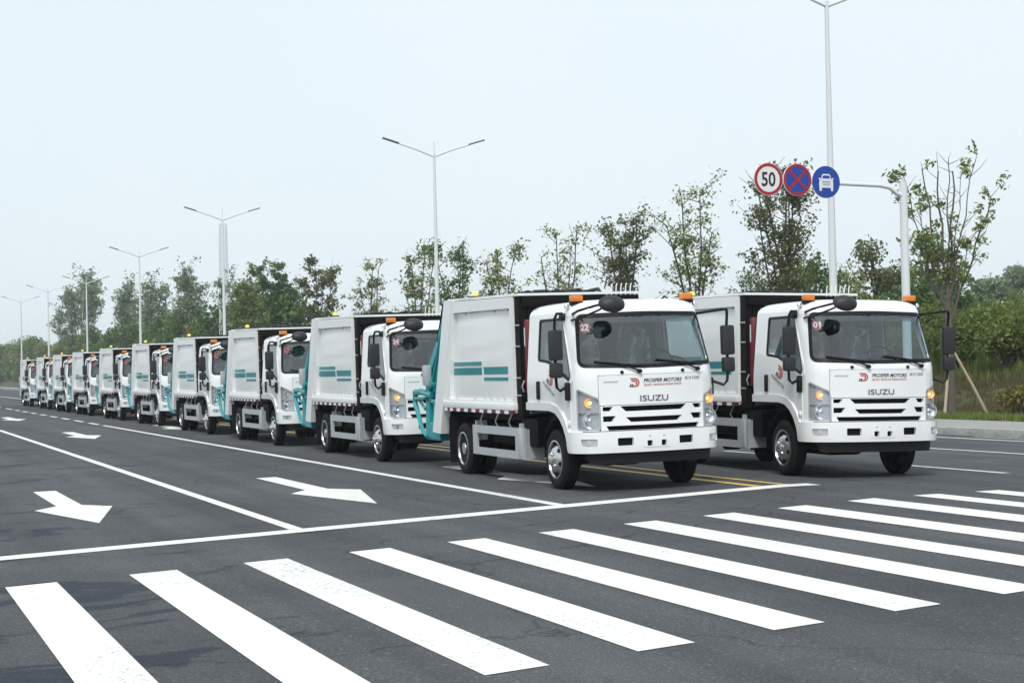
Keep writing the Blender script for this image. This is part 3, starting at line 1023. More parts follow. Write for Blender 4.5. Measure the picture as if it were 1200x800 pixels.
        m = mb.obj('mirror', 'black_plastic', T)
        mb = MB(); mb.box((X + s * .0, Yp - .02, 1.93), (.19, .09, .40), .035); mb.obj('mirror_head', 'mirror_back', m)
        mb = MB(); mb.box((X + s * .0, Yp - .02, 1.60), (.18, .09, .20), .035); mb.obj('mirror_head', 'mirror_back', m)
        mb = MB(); mb.box((X, Yp + .03, 1.93), (.16, .012, .36)); mb.box((X, Yp + .03, 1.60), (.15, .012, .16)); mb.obj('mirror_glass', 'chrome', m)
    mb = MB()
    c0 = cab(-1.02, 2.33, .01)
    mb.tube([c0, (-.98, -1.02, 2.36), (-.80, -1.22, 2.42), (-.66, -1.25, 2.44)], .017, 6); mb.tube([cab(-1.05, 2.25, .01), (-.95, -1.05, 2.27), (-.76, -1.2, 2.36), (-.66, -1.25, 2.42)], .014, 6)
    fm = mb.obj('front_mirror', 'black_plastic', T)
    mb = MB(); mb.lathe([(-.07, 0), (-.06, .07), (-.035, .125), (.0, .165), (.03, .175), (.035, .165), (.03, 0)], (0, 0, 0), 'Y', 24)
    mb.v = [(x * 1.05 - .60, -1.27 + y * .9 + z * .35, 2.445 + z * .62 - y * .5) for x, y, z in mb.v]
    mb.obj('mirror_head', 'mirror_back', fm)
    # number sticker and a dark oval disc behind it
    mb = MB(); c = cab(-.88, 2.12, -.03)
    mb.lathe([(0, 0), (.0, .075), (.01, .08), (.02, 0)], (0, 0, 0), 'Y', 20); mb.v = [(x * .9 + c.x - .0, y + c.y + .03, z * 1.45 + c.z - .03) for x, y, z in mb.v]
    mb.obj('dark_oval', 'black_plastic', T)
    mb = MB()
    pts = [(-.865 + .078 * math.cos(k * math.pi / 12), 2.15 + .078 * math.sin(k * math.pi / 12)) for k in range(24)]
    panel(mb, cab, pts, (), .06, .002, -.010); mb.obj('number_sticker', 'sticker_red', T)
    # interior
    mb = MB()
    dp = [(-.55, 1.56), (-.48, 1.45), (-.5, 1.15)]
    mb.prism(round_poly([(-1.0, 1.15), (-1.0, 1.50), (-.85, 1.60)] + dp, .05, 3), -.60, .60)
    for s in (1, -1): mb.prism(round_poly([(-.66, 1.15), (-.66, 1.56)] + dp, .03, 3), s * .601, s * .88)
    mb.obj('dashboard', 'interior', T)
    mb = MB()
    ring = [Vector((.42 + .21 * math.cos(a), -.40 + .21 * math.sin(a) * .55, 1.68 + .21 * math.sin(a) * .82)) for a in [k * math.pi / 14 for k in range(29)]]
    mb.tube(ring, .015, 6, False); mb.tube([(.42, -.40, 1.68), (.42, -.62, 1.50)], .03, 8); mb.tube([ring[0], ring[14]], .014, 5); mb.tube([(.42, -.40, 1.68), ring[21]], .014, 5)
    mb.obj('steering_wheel', 'black_plastic', T)
    for x, w in ((-.5, .80), (.42, .50)):
        mb = MB(); mb.box((x, .13, 1.32), (w, .5, .16), .05); mb.box((x, .43, 1.68), (w, .13, .62), .05, Matrix.Rotation(-.14, 3, 'X').to_euler())
        for hx in ((-.2, .2) if w > .6 else (0,)): mb.box((x + hx, .51, 2.07), (.25, .09, .17), .035)
        st = mb.obj('seat', 'seat', T)
        mb = MB(); rn = random.Random(3)
        nn = 9
        grid = [(x + (i / (nn - 1) - .5) * (w * .9) + rn.uniform(-.02, .02), .32 + .05 * rn.random() + .06 * (j / 8), 1.42 + .8 * j / (nn - 1) ) for j in range(nn) for i in range(nn)]
        mb.add(grid, [(j * nn + i, j * nn + i + 1, (j + 1) * nn + i + 1, (j + 1) * nn + i) for j in range(nn - 1) for i in range(nn - 1)])
        mb.obj('plastic_cover', 'plastic_wrap', st, 0)
    # --- chassis
    mb = MB()
    for s in (1, -1): mb.box((s * .36, 2.5, .66), (.08, 6.2, .2), .008)
    for yy in (.6, 1.7, 2.8, 4.2, 5.2): mb.box((0, yy, .66), (.7, .08, .16))
    mb.tube([(-.8, 0, .38), (.8, 0, .38)], .06, 8); mb.tube([(-.8, 3.75, .4), (.8, 3.75, .4)], .08, 8); mb.lathe([(-.2, .08), (-.12, .2), (.12, .2), (.2, .08)], (0, 3.75, .4), 'X', 16)
    mb.box((0, .35, .72), (.8, .9, .5), .04); mb.box((0, 2.4, .95), (1.7, 2.2, .14)); mb.box((-.62, 1.05, .72), (.5, .5, .4), .03); mb.box((.62, 1.6, .62), (.46, .9, .36), .05)
    mb.box((-.55, 2.3, .66), (.4, 1.3, .3), .05); mb.tube([(.1, .8, .5), (.1, 3.6, .45)], .05, 8)
    mb.box((0, .9, .46), (.55, 1.9, .36), .06); mb.box((0, -.55, .52), (1.5, .75, .16), .03); mb.box((0, 2.6, .52), (.9, 1.6, .3), .04); mb.box((0, 4.9, .68), (1.5, .8, .3), .03)  # extra low blocks, added to keep light out from under the truck
    mb.obj('chassis', 'black_frame', T)
    # --- wheels
    R_ = .40
    def wheel(s, xo, yy, w, front):
        mb = MB()
        h = w / 2
        prof = [(-h + .02, .25), (-h, .28), (-h, .345), (-h + .012, .375), (-h + .035, .394), (-h + .06, R_), (h - .06, R_), (h - .035, .394), (h - .012, .375), (h, .345), (h, .28), (h - .02, .25)]
        mb.lathe(prof, (0, 0, 0), 'X', 40)
        # tread grooves as raised ribs
        for gx in (-.06, -.02, .02, .06):
            mb.lathe([(gx - .012, R_ - .004), (gx - .012, R_ + .006), (gx + .012, R_ + .006), (gx + .012, R_ - .004)], (0, 0, 0), 'X', 40)
        mb.v = [(x + xo, y + yy, z + R_) for x, y, z in mb.v]
        t = mb.obj('wheel', 'rubber', T, 35)
        mb = MB()
        if front:
            pr = [(h - .03, .262), (h + .002, .262), (h + .004, .245), (h - .02, .235), (h - .03, .20), (h + .015, .155), (h + .03, .12), (h + .035, .075), (h + .075, .07), (h + .085, .05), (h + .085, 0)]
        else:
            pr = [(h - .03, .262), (h + .002, .262), (h + .004, .245), (h - .03, .235), (h - .10, .225), (h - .11, .16), (h - .10, .12), (h - .04, .10), (h - .01, .085), (h - .005, 0)]
        mb.lathe(pr, (0, 0, 0), 'X', 32, 0, s)
        for k in range(6):
            a = k * math.pi / 3 + .3
            rr, xx = (.188, h - .008) if front else (.195, h - .102)
            c = Vector((s * xx, rr * math.cos(a), rr * math.sin(a)))
            nrm = Vector((s * .82, .57 * math.cos(a), .57 * math.sin(a))) if front else Vector((s, 0, 0))
            tt = Vector((0, -math.sin(a), math.cos(a))); bb = nrm.cross(tt)
            mb.add([c + nrm * .004 + tt * .034 * math.cos(q * math.pi / 6) + bb * .034 * math.sin(q * math.pi / 6) for q in range(12)], [tuple(range(12))], 1)
        for k in range(6):
            a = k * math.pi / 3 + .3 + math.pi / 6
            xx, rr = (h + .03, .10) if front else (h - .09, .135)
            mb.lathe([(0, .014), (.022, .014), (.026, .006)], (s * xx, rr * math.cos(a), rr * math.sin(a)), 'X', 6, 0, s)
        mb.v = [(x + xo, y + yy, z + R_) for x, y, z in mb.v]
        mb.obj('rim', ['steel', 'black_frame'], t, 35)
    for s in (1, -1):
        wheel(s, s * .865, 0, .215, True)
        wheel(s, s * .865, 3.75, .205, False)
        wheel(s, s * .62, 3.75, .205, False)
        mb = MB()
        mb.box((s * .80, 4.36, .52), (.42, .02, .72)); mb.obj('mud_flap', 'black_plastic', T)
        mb = MB(); mb.prism([(.62, .75)] + [(.56 * math.cos(a), .42 + .56 * math.sin(a)) for a in [rad(20 + 14 * k) for k in range(11)]] + [(-.50, .7)] + [(.52 * math.cos(a), .42 + .52 * math.sin(a)) for a in [rad(160 - 14 * k) for k in range(11)]], s * .62, s * .93)
        mb.obj('wheel_housing', 'black_frame', T)
        # side guard
        mb = MB()
        def gs(a, b, off=0, s=s): return Vector((s * (.93 + off), a, b))
        panel(mb, gs, [(.95, .34), (3.30, .34), (3.30, .785), (.95, .785)], [[(1.36, .45), (3.10, .45), (3.10, .665), (1.36, .665)]], .3, .03, .02)
        mb.box((s * .955, 1.13, .5625), (.02, .14, .42), .006)
        mb.box((s * .80, .98, .56), (.30, .03, .42)); mb.box((s * .84, 3.2, .70), (.18, .05, .3)); mb.box((s * .84, 1.2, .70), (.18, .05, .3))
        mb.box((s * .85, 2.2, .36), (.14, 2.3, .03))
        mb.obj('side_guard', 'guard_grey', T)
    # --- refuse body
    BX = .93
    mb = MB()
    mb.prism([(1.28, 1.0), (1.28, 2.66), (4.42, 2.72), (4.95, 1.0)], -BX + .03, BX - .03)
    body = mb.obj('refuse_body', 'box_white', T)
    mb = MB(); mb.prism([(1.05, 2.665), (1.05, 2.70), (4.45, 2.76), (4.5, 2.725)], -BX - .02, BX + .02); mb.obj('body_roof', 'box_white', body)
    for s in (1, -1):
        def bs(a, b, off=0, s=s): return Vector((s * (BX + off), a, b))
        mb = MB()
        FR = [(1.27, 1.0), (4.95, 1.0), (4.43, 2.715), (1.27, 2.66)]
        IN = [(1.37, 1.17), (4.42, 1.17), (4.03, 2.53), (1.37, 2.50)]
        panel(mb, bs, FR, [IN], .25, .07, .045)
        mb.obj('side_frame', 'box_white', T, 30)
        mb = MB()
        def bulge(a, b, off=0, s=s):
            k = max(0, min(1, (a - 1.37) / (4.42 - .287 * (b - 1.17) - 1.37)))
            q = max(0, min(1, (b - 1.17) / 1.34))
            f = (max(0, math.sin(math.pi * k)) * max(0, math.sin(math.pi * q))) ** .5
            rip = .004 * math.sin(b * 21 + a * 1.1) * f
            return Vector((s * (BX - .02 + .045 * f + rip + off), a, b))
        panel(mb, bulge, inset(IN, -.012), (), .10, 0, 0)
        sp = mb.obj('side_panel', 'box_white', T, 180)
        for q in ([(4.28, 1.69), (2.74, 1.69), (2.74, 1.75), (4.26, 1.75)], [(4.31, 1.55), (2.76, 1.55), (2.75, 1.66), (4.29, 1.66)], [(2.66, 1.555), (1.62, 1.555), (1.62, 1.665), (2.65, 1.665)], [(2.67, 1.46), (1.62, 1.46), (1.62, 1.51), (2.66, 1.51)]):
            mb = MB(); panel(mb, bulge, q, (), .10, 0, .004); mb.obj('stripe', 'teal_decal', sp, 60)
        # lower rail and reflective strip
        mb = MB(); mb.box((s * (BX + .03), 3.0, 1.085), (.10, 3.5, .10), .012); mb.obj('lower_rail', 'box_white', T)
        mb = MB()
        for k in range(18):
            mb.box((s * (BX + .055), 1.36 + .19 * k, 1.008), (.035, .188, .05), 0, None, k % 2)
        mb.obj('reflective_strip', ['red_part', 'sticker_white'], T, 0)
        mb = MB(); mb.prism([(4.02, 2.735), (4.50, 2.745), (5.38, .62), (4.93, .60)], s * (BX - .06), s * (BX + .075)); mb.obj('rear_post', 'box_white', T)
        # straps hanging under the rail
        for yy in (1.6, 2.2, 2.9):
            mb = MB(); mb.tube([(s * .9, yy, .98), (s * .92, yy + .1, .85), (s * .9, yy + .05, .78)], .012, 5); mb.obj('tie_strap', 'lamp_grey', T)
        # front corner column with brackets, red cylinder
        mb = MB(); mb.box((s * .88, 1.17, 1.8), (.10, .20, 1.7)); mb.box((s * .74, 1.10, 1.8), (.14, .06, 1.7))
        col = mb.obj('corner_column', 'black_frame', T)
        mb = MB()
        for z in (1.25, 1.5, 1.95, 2.25): mb.box((s * .935, 1.17, z), (.015, .19, .018))
        mb.tube([(s * .9, 1.06, 1.3), (s * .93, 1.04, 1.38), (s * .9, 1.02, 1.46)], .012, 5)
        mb.obj('bracket', 'guard_grey', col)
        mb = MB(); mb.box((s * .82, .98, 1.80), (.14, .11, 1.05), .03); mb.box((s * .8915, .98, 2.08), (.006, .03, .26), 0, None, 1); mb.obj('red_cylinder', ['red_part', 'sticker_white'], T)
    # bulkhead
    mb = MB(); mb.box((0, 1.18, 1.82), (1.7, .16, 1.68))
    for x in (-.55, -.2, .2, .55): mb.box((x, 1.085, 1.8), (.07, .07, 1.6), .01)
    mb.box((0, 1.06, 2.58), (1.8, .06, .14), .01)
    mb.obj('bulkhead', 'black_frame', T)
    # white bars and black hoses on the body's roof
    for k in range(6):
        mb = MB(); x = .42 + .075 * k
        mb.tube([(x, 1.06, 2.50), (x, 1.05, 2.72), (x + .006, 1.045, 2.80), (x + .02, 1.04, 2.815)], .009, 5); mb.obj('roof_bar', 'sticker_white', T)
    mb = MB(); rn = random.Random(7)
    for k in range(5):
        x0 = -.55 + .26 * k
        mb.tube([(x0, 1.45, 2.70), (x0 + rn.uniform(-.1, .1), 1.6, 2.735 + rn.uniform(0, .03)), (x0 + rn.uniform(-.1, .1), 1.9, 2.74 + rn.uniform(0, .03)), (x0, 2.15, 2.71)], .03, 6)
    mb.box((-.1, 1.8, 2.725), (1.1, .5, .06), .03)
    mb.obj('roof_hoses', 'black_plastic', T)
    mb = MB(); mb.box((-.62, 3.95, 2.77), (.16, .16, .04), .01); b = mb.obj('beacon', 'black_plastic', T)
    mb = MB(); mb.lathe([(0, .05), (.04, .05), (.07, .038), (.08, 0)], (-.62, 3.95, 2.785), 'Z', 14); mb.obj('beacon_lens', 'yellow_lit', b)
    # --- tailgate
    prof = [(4.50, 2.73), (4.72, 2.70), (4.98, 2.46), (5.25, 2.20), (5.85, 1.72), (6.05, 1.42), (6.08, .95), (6.12, .52), (5.30, .48), (5.36, .64)]
    mb = MB(); mb.prism(prof, -.84, .84); tg = mb.obj('tailgate', 'teal', T)
    for s in (1, -1):
        mb = MB()
        def ts(a, b, off=0, s=s): return Vector((s * (.84 + off), a, b))
        panel(mb, ts, prof, [round_poly([(4.95, 2.2), (5.22, 2.05), (5.72, 1.62), (5.86, 1.35), (5.88, .72), (5.50, .72), (5.20, 1.5)], .06, 3)], .3, .06, .06)
        mb.box((s * .87, 5.55, 1.1), (.06, .9, .07), .01, Matrix.Rotation(.1, 3, 'X').to_euler()); mb.box((s * .87, 5.62, .9), (.05, .06, .5), .01)
        mb.obj('tailgate_frame', 'teal', tg)
        mb = MB(); mb.tube([(s * .93, 4.72, 2.52), (s * .93, 5.15, 1.95)], .045, 10); mb.tube([(s * .93, 5.15, 1.95), (s * .93, 5.55, 1.42)], .028, 8); mb.lathe([(-.04, .06), (.04, .06)], (s * .93, 5.56, 1.40), 'X', 12); mb.obj('hydraulic_ram', 'teal', tg)
        mb = MB(); mb.tube([(s * .90, 5.7, 1.22), (s * .92, 6.25, 1.27), (s * .92, 6.62, 1.26)], .055, 8); mb.tube([(s * .92, 6.60, 1.26), (s * .92, 6.64, 1.08), (s * .90, 6.30, .60), (s * .90, 6.05, .52)], [.05, .045, .035, .035], 8); mb.box((s * .92, 6.3, 1.16), (.09, .5, .05), .01)
        mb.tube([(s * .92, 6.45, 1.15), (s * .9, 6.1, .98)], .03, 6); mb.obj('lift_arm', 'teal', tg)
        mb = MB(); mb.box((s * .95, 5.78, 1.55), (.10, .20, .34), .015); mb.box((s * .96, 5.92, 1.55), (.05, .05, .30)); mb.obj('control_box', 'guard_grey', tg)
        mb = MB(); mb.tube([(s * .80, 4.6, 2.72), (s * .82, 4.85, 2.82), (s * .84, 5.1, 2.70), (s * .88, 5.2, 2.35), (s * .90, 5.3, 2.1)], .016, 6); mb.tube([(s * .7, 4.6, 2.72), (s * .72, 4.9, 2.76), (s * .74, 5.02, 2.6)], .014, 6); mb.obj('hose', 'black_plastic', tg)
    mb = MB(); mb.box((0, 5.75, .50), (1.74, .85, .07), .012); mb.box((0, 6.60, 1.26), (1.84, .06, .06), .01); mb.obj('hopper_lip', 'teal', tg)
    mb = MB()
    for s in (1, -1): mb.box((s * .70, 6.10, .78), (.16, .03, .10), .01)
    mb.obj('tail_lamp', 'red_part', tg)
    # body, rear axle and tail sit a little farther back than drawn above
    for o in [c for c in T.children] + [g for c in T.children for g in c.children]:
        if not o.data.get('moved'):
            ys_ = [v.co.y for v in o.data.vertices]
            if max(ys_) < .955 or o.name.startswith(('cab_shell', 'door', 'roof', 'fender')) and not o.name.startswith(('roof_bar', 'roof_hose')):
                continue
            for v in o.data.vertices:
                y = v.co.y
                v.co.y = y + (.28 * min(1, max(0, (y - .7) / .25)) if y < 4.2 else .28 - .13 * min(1, (y - 4.2) / .4))
            o.data['moved'] = 1
    return T

truck = build_truck()
def number(T, txt):
    tm = text_mesh('sticker_number', txt, .085, 'sticker_white', bold=.035, width=.115)
    lay(tm, lambda a, b, c: cab(a - .865, b + 2.15, -.0085))
    link('sticker_number', tm, T)
TILT_L, TILT_R = -math.atan(SL), math.atan(SR)
ROW = [(9.75, 21.22, -1.5), (9.80, 29.75, -1.0), (9.82, 38.1, -.6), (9.97, 46.8, -.3), (10.1, 55.7, 0), (10.12, 64.4, 0), (10.15, 73.6, .2), (10.2, 82.3, 0), (10.3, 91.5, 0), (10.3, 101.3, 0)]
LAB = ['white garbage truck with the number 22 sticker, heading the long row',
       'white garbage truck second in the long row, directly behind the one numbered 22',
       'white garbage truck third in the long row, counted from the front',
       'white garbage truck fourth in the long row, counted from the front',
       'white garbage truck fifth in the long row, counted from the front',
       'white garbage truck sixth in the long row, counted from the front',
       'small distant white garbage truck, fourth from the far end of the row',
       'small distant white garbage truck, third from the far end of the row',
       'small distant white garbage truck, second to last in the row',
       'white garbage truck at the very far end of the row, smallest in view']
trucks = []
_ind = [o for h in truck.children if h.name.startswith('headlight') for o in h.children if o.name.startswith('indicator_lamp')]
_off = {o.data.name: o.data.copy() for o in _ind}
for me in _off.values():
    me.materials[0] = MAT['amber_unlit']; me.materials[1] = MAT['sticker_white']
for i, (x, y, a) in enumerate(ROW):
    t = truck if i == 0 else copy_tree(truck)
    t.location = (x, y, zg(x))
    t.rotation_euler = (0, TILT_L, rad(a))
    t['label'] = LAB[i]
    if i >= 2:                                   # only the leading trucks have their indicators lit
        for h in t.children:
            for o in h.children:
                if o.data.name in _off: o.data = _off[o.data.name]
    trucks.append(t)
t1 = copy_tree(truck)
t1.location = (13.42, 21.50, zg(13.42))
t1.rotation_euler = (0, TILT_R, rad(-4.8))
t1['label'] = 'white garbage truck with the number 01 sticker, alone right of the yellow lines'
number(trucks[0], '22'); number(t1, '01'); number(trucks[1], '24')
# ------------------------------------------------------------------ street lamps
def make_lamp():
    t = empty('street_lamp', (0, 0, 0), 'x', 'street lamp', 'tall double-arm street lamps along the road')
    mb = MB(); mb.tube([(0, 0, 0), (0, 0, 4), (0, 0, 9), (0, 0, 13.4)], [.155, .13, .095, .065], 14); mb.tube([(0, 0, 13.4), (0, 0, 14.1)], [.03, .02], 6)
    mb.lathe([(0, .26), (.03, .26), (.05, .17), (.4, .165)], (0, 0, 0), 'Z', 14)
    mb.obj('pole', 'pole_white', t)
    for s in (1, -1):
        mb = MB(); mb.tube([(s * .03, 0, 13.25), (s * 1.0, 0, 13.62), (s * 2.0, 0, 13.93)], [.055, .045, .04], 8); a = mb.obj('arm', 'pole_white', t)
        mb = MB(); mb.box((s * 2.42, 0, 14.07), (.95, .26, .075), .03, Matrix.Rotation(-s * .29, 3, 'Y').to_euler()); mb.obj('lamp_head', 'lamp_head', a)
    return t
lamp = make_lamp()
LAMPS = [(29.8, 48.1, 1.0, 'tall white double-arm street lamp rising behind the three round signs'),
         (29.6, 88.0, 1.0, 'tall double-arm street lamp behind the row, above the second truck'),
         (26.6, 130.5, 1.02, 'double-arm street lamp standing third from the signs'),
         (26.6, 171.8, 1.02, 'double-arm street lamp standing fourth from the signs'),
         (27.0, 216.7, 1.0, 'distant street lamp standing fifth from the signs, among bare treetops'),
         (25.6, 248.2, 1.04, 'distant street lamp, second from the left edge of the photo'),
         (25.4, 288.0, 1.06, 'faint double-arm street lamp nearest the left edge of the photo')]
for i, (x, y, s, l) in enumerate(LAMPS):
    t = lamp if i == 0 else copy_tree(lamp)
    t.location = (x, y, KZ); t.scale = (s, s, s); t['label'] = l
    t.rotation_euler = (0, 0, rad(-3 if i < 2 else 0))

# ------------------------------------------------------------------ sign post with three round signs
SX, SY = 25.75, 38.02
sp = empty('sign_post', (SX, SY, KZ), 'white sign post whose long arm carries three round traffic signs', 'sign post')
mb = MB(); mb.tube([(0, 0, 0), (0, 0, 6.28)], [.125, .10], 14); mb.lathe([(0, .1), (.03, .1), (.05, 0)], (0, 0, 6.28), 'Z', 14); mb.lathe([(0, .22), (.03, .22), (.05, .14), (.25, .135)], (0, 0, 0), 'Z', 14); mb.obj('pole', 'pole_white', sp)
mb = MB(); mb.tube([(0, 0, 5.94), (-.2, 0, 6.01), (-.42, 0, 6.16), (-.7, 0, 6.21), (-4.35, 0, 6.30)], [.06, .06, .055, .055, .045], 10); mb.obj('arm', 'pole_white', sp)
def disc(mb, r, y, n=40, mi=0, t=.004):
    mb.lathe([(0, 0), (0, r), (t, r), (t, 0)], (0, y, 0), 'Y', n, mi, -1)
def sign(name, x, z, label):
    mb = MB(); disc(mb, .415, -.07, 48, 0, .03); mb.box((0, -.03, 0), (.08, .06, .5))
    o = mb.obj(name, 'sign_white', sp); o.location = (x, 0, z); o['label'] = label
    return o
def ringo(mb, r0, r1, y, n=48, mi=0):
    mb.lathe([(0, r0), (0, r1), (.003, r1), (.003, r0), (0, r0)], (0, y, 0), 'Y', n, mi, -1)
    for _ in range(2):
        mb.f.pop(); mb.m.pop()
s1 = sign('round_sign', -4.08, 6.30, 'white round sign with red rim and black 50')
mb = MB(); ringo(mb, .325, .405, -.1); mb.obj('rim', 'sign_red', s1)
tm = text_mesh('digits', '50', .37, 'sign_black', bold=.02, width=.40); lay(tm, lambda a, b, c: (a, -.106, b)); link('digits', tm, s1)
s2 = sign('round_sign', -3.24, 6.30, 'blue round sign with red rim and red diagonal cross')
mb = MB(); disc(mb, .40, -.10); mb.obj('face', 'sign_blue', s2)
mb = MB(); ringo(mb, .335, .405, -.106); mb.box((0, -.107, 0), (.74, .005, .065), 0, Matrix.Rotation(rad(45), 3, 'Y').to_euler()); mb.box((0, -.1085, 0), (.74, .005, .065), 0, Matrix.Rotation(rad(-45), 3, 'Y').to_euler()); mb.obj('cross', 'sign_red', s2)
s3 = sign('round_sign', -2.40, 6.26, 'blue round sign with a white car seen from the front')
mb = MB(); disc(mb, .41, -.10); mb.obj('face', 'sign_blue', s3)
mb = MB()
def flat(mb, pts, y, mi=0): mb.prism(pts, y, y - .004, 'Y', mi)
flat(mb, round_poly([(-.15, .06), (.15, .06), (.115, .205), (-.115, .205)], .05, 4), -.105)
flat(mb, round_poly([(-.205, -.15), (.205, -.15), (.205, .03), (.16, .07), (-.16, .07), (-.205, .03)], .03, 3), -.1055)
for s in (1, -1):
    flat(mb, [(s * .205, -.13), (s * .13, -.13), (s * .14, -.235), (s * .195, -.235)], -.106)
    flat(mb, [(s * .16, .10), (s * .215, .10), (s * .215, .055), (s * .16, .055)], -.1065)
flat(mb, round_poly([(-.115, .09), (.115, .09), (.09, .165), (-.09, .165)], .02, 3), -.1105, 1)
flat(mb, [(-.12, .005), (.12, .005), (.12, .018), (-.12, .018)], -.1105, 1); flat(mb, [(-.11, -.04), (.11, -.04), (.11, -.028), (-.11, -.028)], -.1105, 1); flat(mb, [(-.10, -.085), (.10, -.085), (.10, -.073), (-.10, -.073)], -.1105, 1)
mb.obj('car_symbol', ['sign_white', 'sign_blue'], s3, 0)

# ------------------------------------------------------------------ roadside trees
TREES = [ # x, y, height, stems, leaf clusters density, twigs, material, label
    (29.5, 41.45, 9.1, 9, .40, 20, 'leaf_olive', 'tall nearly bare tree at the right, propped by slanting wooden stakes'),
    (33, 56.8, 9.2, 6, 1.0, 34, 'leaf_russet', 'leafy upright tree standing behind the round signs'),
    (33, 63.9, 9.1, 5, .75, 24, 'leaf_olive', 'upright tree, first to the left of the round signs'),
    (33, 70.9, 8.8, 5, .9, 24, 'leaf_russet', 'upright tree, second to the left of the round signs'),
    (33, 78.8, 8.8, 4, .55, 18, 'leaf_olive', 'thin upright tree, third to the left of the round signs'),
    (33, 87.2, 8.6, 4, .75, 20, 'leaf_olive', 'upright tree, fourth to the left of the round signs'),
    (33, 94.3, 8.8, 5, .95, 24, 'leaf_green', 'upright tree, fifth to the left of the round signs'),
    (33, 101.8, 9.3, 4, .7, 22, 'leaf_olive', 'upright tree, sixth to the left of the round signs'),
    (33, 112.6, 9.4, 4, .6, 20, 'leaf_olive', 'upright tree, seventh to the left of the round signs'),
    (33, 126.4, 10.3, 4, 1.2, 26, 'leaf_russet', 'upright tree, eighth to the left of the round signs'),
    (33, 139.9, 10.6, 6, 1.3, 28, 'leaf_green', 'dense upright tree, ninth to the left of the round signs'),
    (33, 149.5, 10.4, 6, 1.4, 28, 'leaf_olive', 'dense upright tree, tenth to the left of the round signs')]
for i, (x, y, h, st, dn, tw, mt, lb) in enumerate(TREES):
    w, lv = grow_tree(100 + i, h, st, .20 if i else .25, .38 if i == 0 else .28, .13, 20, tw, dn, .12 if i == 0 else .11, .15 if i else .22, spread=1.25 if i else 1.0)
    if i == 0:
        w, lv = fan_tree([(-.26, 4.7, .055, 1.0, .35, 0), (-.69, 4.9, .045, 1.3, .8, -.1), (.29, 4.8, .055, 1.0, .35, -.1), (.93, 4.75, .03, 1.0, .6, .2), (-1.28, 4.6, .028, 1.2, 1.2, -.2), (1.45, 4.1, .042, 1.1, 1.3, -.3), (.12, 4.9, .035, .8, .5, .1), (-1.1, 2.6, .02, 1.0, 1.1, -.4), (-.95, 3.6, .024, 1.3, 1.0, 0), (.55, 4.6, .022, 1.0, .5, 0), (.8, 2.4, .018, 1.0, .8, .1), (.25, 2.3, .05, 1.1, .1, 0)], 3.45, .14, 5, Vector((.82, -.57, 0)))
        w.v = [(a * .885, b * .885, c * .885) for a, b, c in w.v]; lv = [(a * .885, b * .885, c * .885) for a, b, c in lv]
    rn = random.Random(i)
    put_tree('street_tree', x, y, hz(x, y), lb, 'upright trees along the roadside', w.mesh('trunk', 'bark_dark' if i else 'bark', 60),
             leaf_mesh('crown', lv, .112 + .0010 * max(0, y - 60), mt, i))
# stakes of the bare tree
for k, (dx, dy, hh) in enumerate(((-.6, -.5, 3.0), (1.0, -.55, 3.1), (.75, 1.1, 2.9))):
    mb = MB(); b = Vector((29.5, 41.45, KZ - .1)); top = b + Vector((dx * .08, dy * .08, 2.02)); bot = Vector((b.x + dx, b.y + dy, hz(b.x + dx, b.y + dy) - .1))
    mb.tube([bot, bot.lerp(top, .5) + Vector((.02, 0, .01)), top + (top - bot).normalized() * .15], [.045, .042, .036], 8)
    tag(mb.obj('tree_stake', 'stake_wood'), ['wooden stake leaning against the bare tree from the left', 'long wooden stake leaning against the bare tree from the right', 'short-looking wooden stake behind the trunk of the bare tree'][k], 'stake', 'stakes propping the bare tree')

# ------------------------------------------------------------------ wood behind: bushy trees and tall slim poplars, several shapes shared by copies
def bushy(seed, h, r, n, leaf, mt, base=.12):
    rn = random.Random(seed)
    wood = MB()
    wood.tube([(0, 0, -.3), (.05, 0, h * .35), (0, .05, h * .8)], [.14, .10, .04], 7)
    lv = []
    blobs = []
    for k in range(22):
        f = rn.uniform(base, .97)
        a = rn.uniform(0, 6.28)
        rr = r * (math.sin(math.pi * min(1, .18 + f * .8)) ** .6) * rn.uniform(.2, .95)
        c = Vector((rr * math.cos(a), rr * math.sin(a), h * f))
        wood.tube([(0, 0, max(.4, c.z * .72)), c * .6 + Vector((0, 0, c.z * .36)), c], [.045, .03, .01], 4, False)
        blobs.append((c, rn.uniform(.28, .55) * r))
    for c, br in blobs:
        for _ in range(int(n / 22)):
            v = Vector((rn.gauss(0, 1), rn.gauss(0, 1), rn.gauss(0, 1))).normalized() * br * rn.random() ** .35
            lv.append((c.x + v.x, c.y + v.y, c.z + v.z * .85))
    return wood.mesh('trunk', 'bark_dark', 60), leaf_mesh('crown', lv, leaf, mt, seed)
BUSH = [bushy(300, 6.0, 1.9, 2600, .17, 'leaf_green'), bushy(301, 6.0, 2.1, 2600, .17, 'leaf_olive'), bushy(302, 6.0, 1.8, 2400, .17, 'leaf_russet'), bushy(303, 6.0, 2.0, 2600, .17, 'leaf_green')]
FARB = [bushy(310, 6.0, 2.2, 2400, .26, 'leaf_green'), bushy(311, 6.0, 2.3, 2400, .26, 'leaf_olive'), bushy(312, 6.0, 2.1, 2400, .26, 'leaf_green')]
PALE = [bushy(320, 6.0, 1.3, 2000, .22, 'leaf_hazed'), bushy(321, 6.0, 1.2, 2000, .22, 'leaf_hazed')]
rn = random.Random(11)
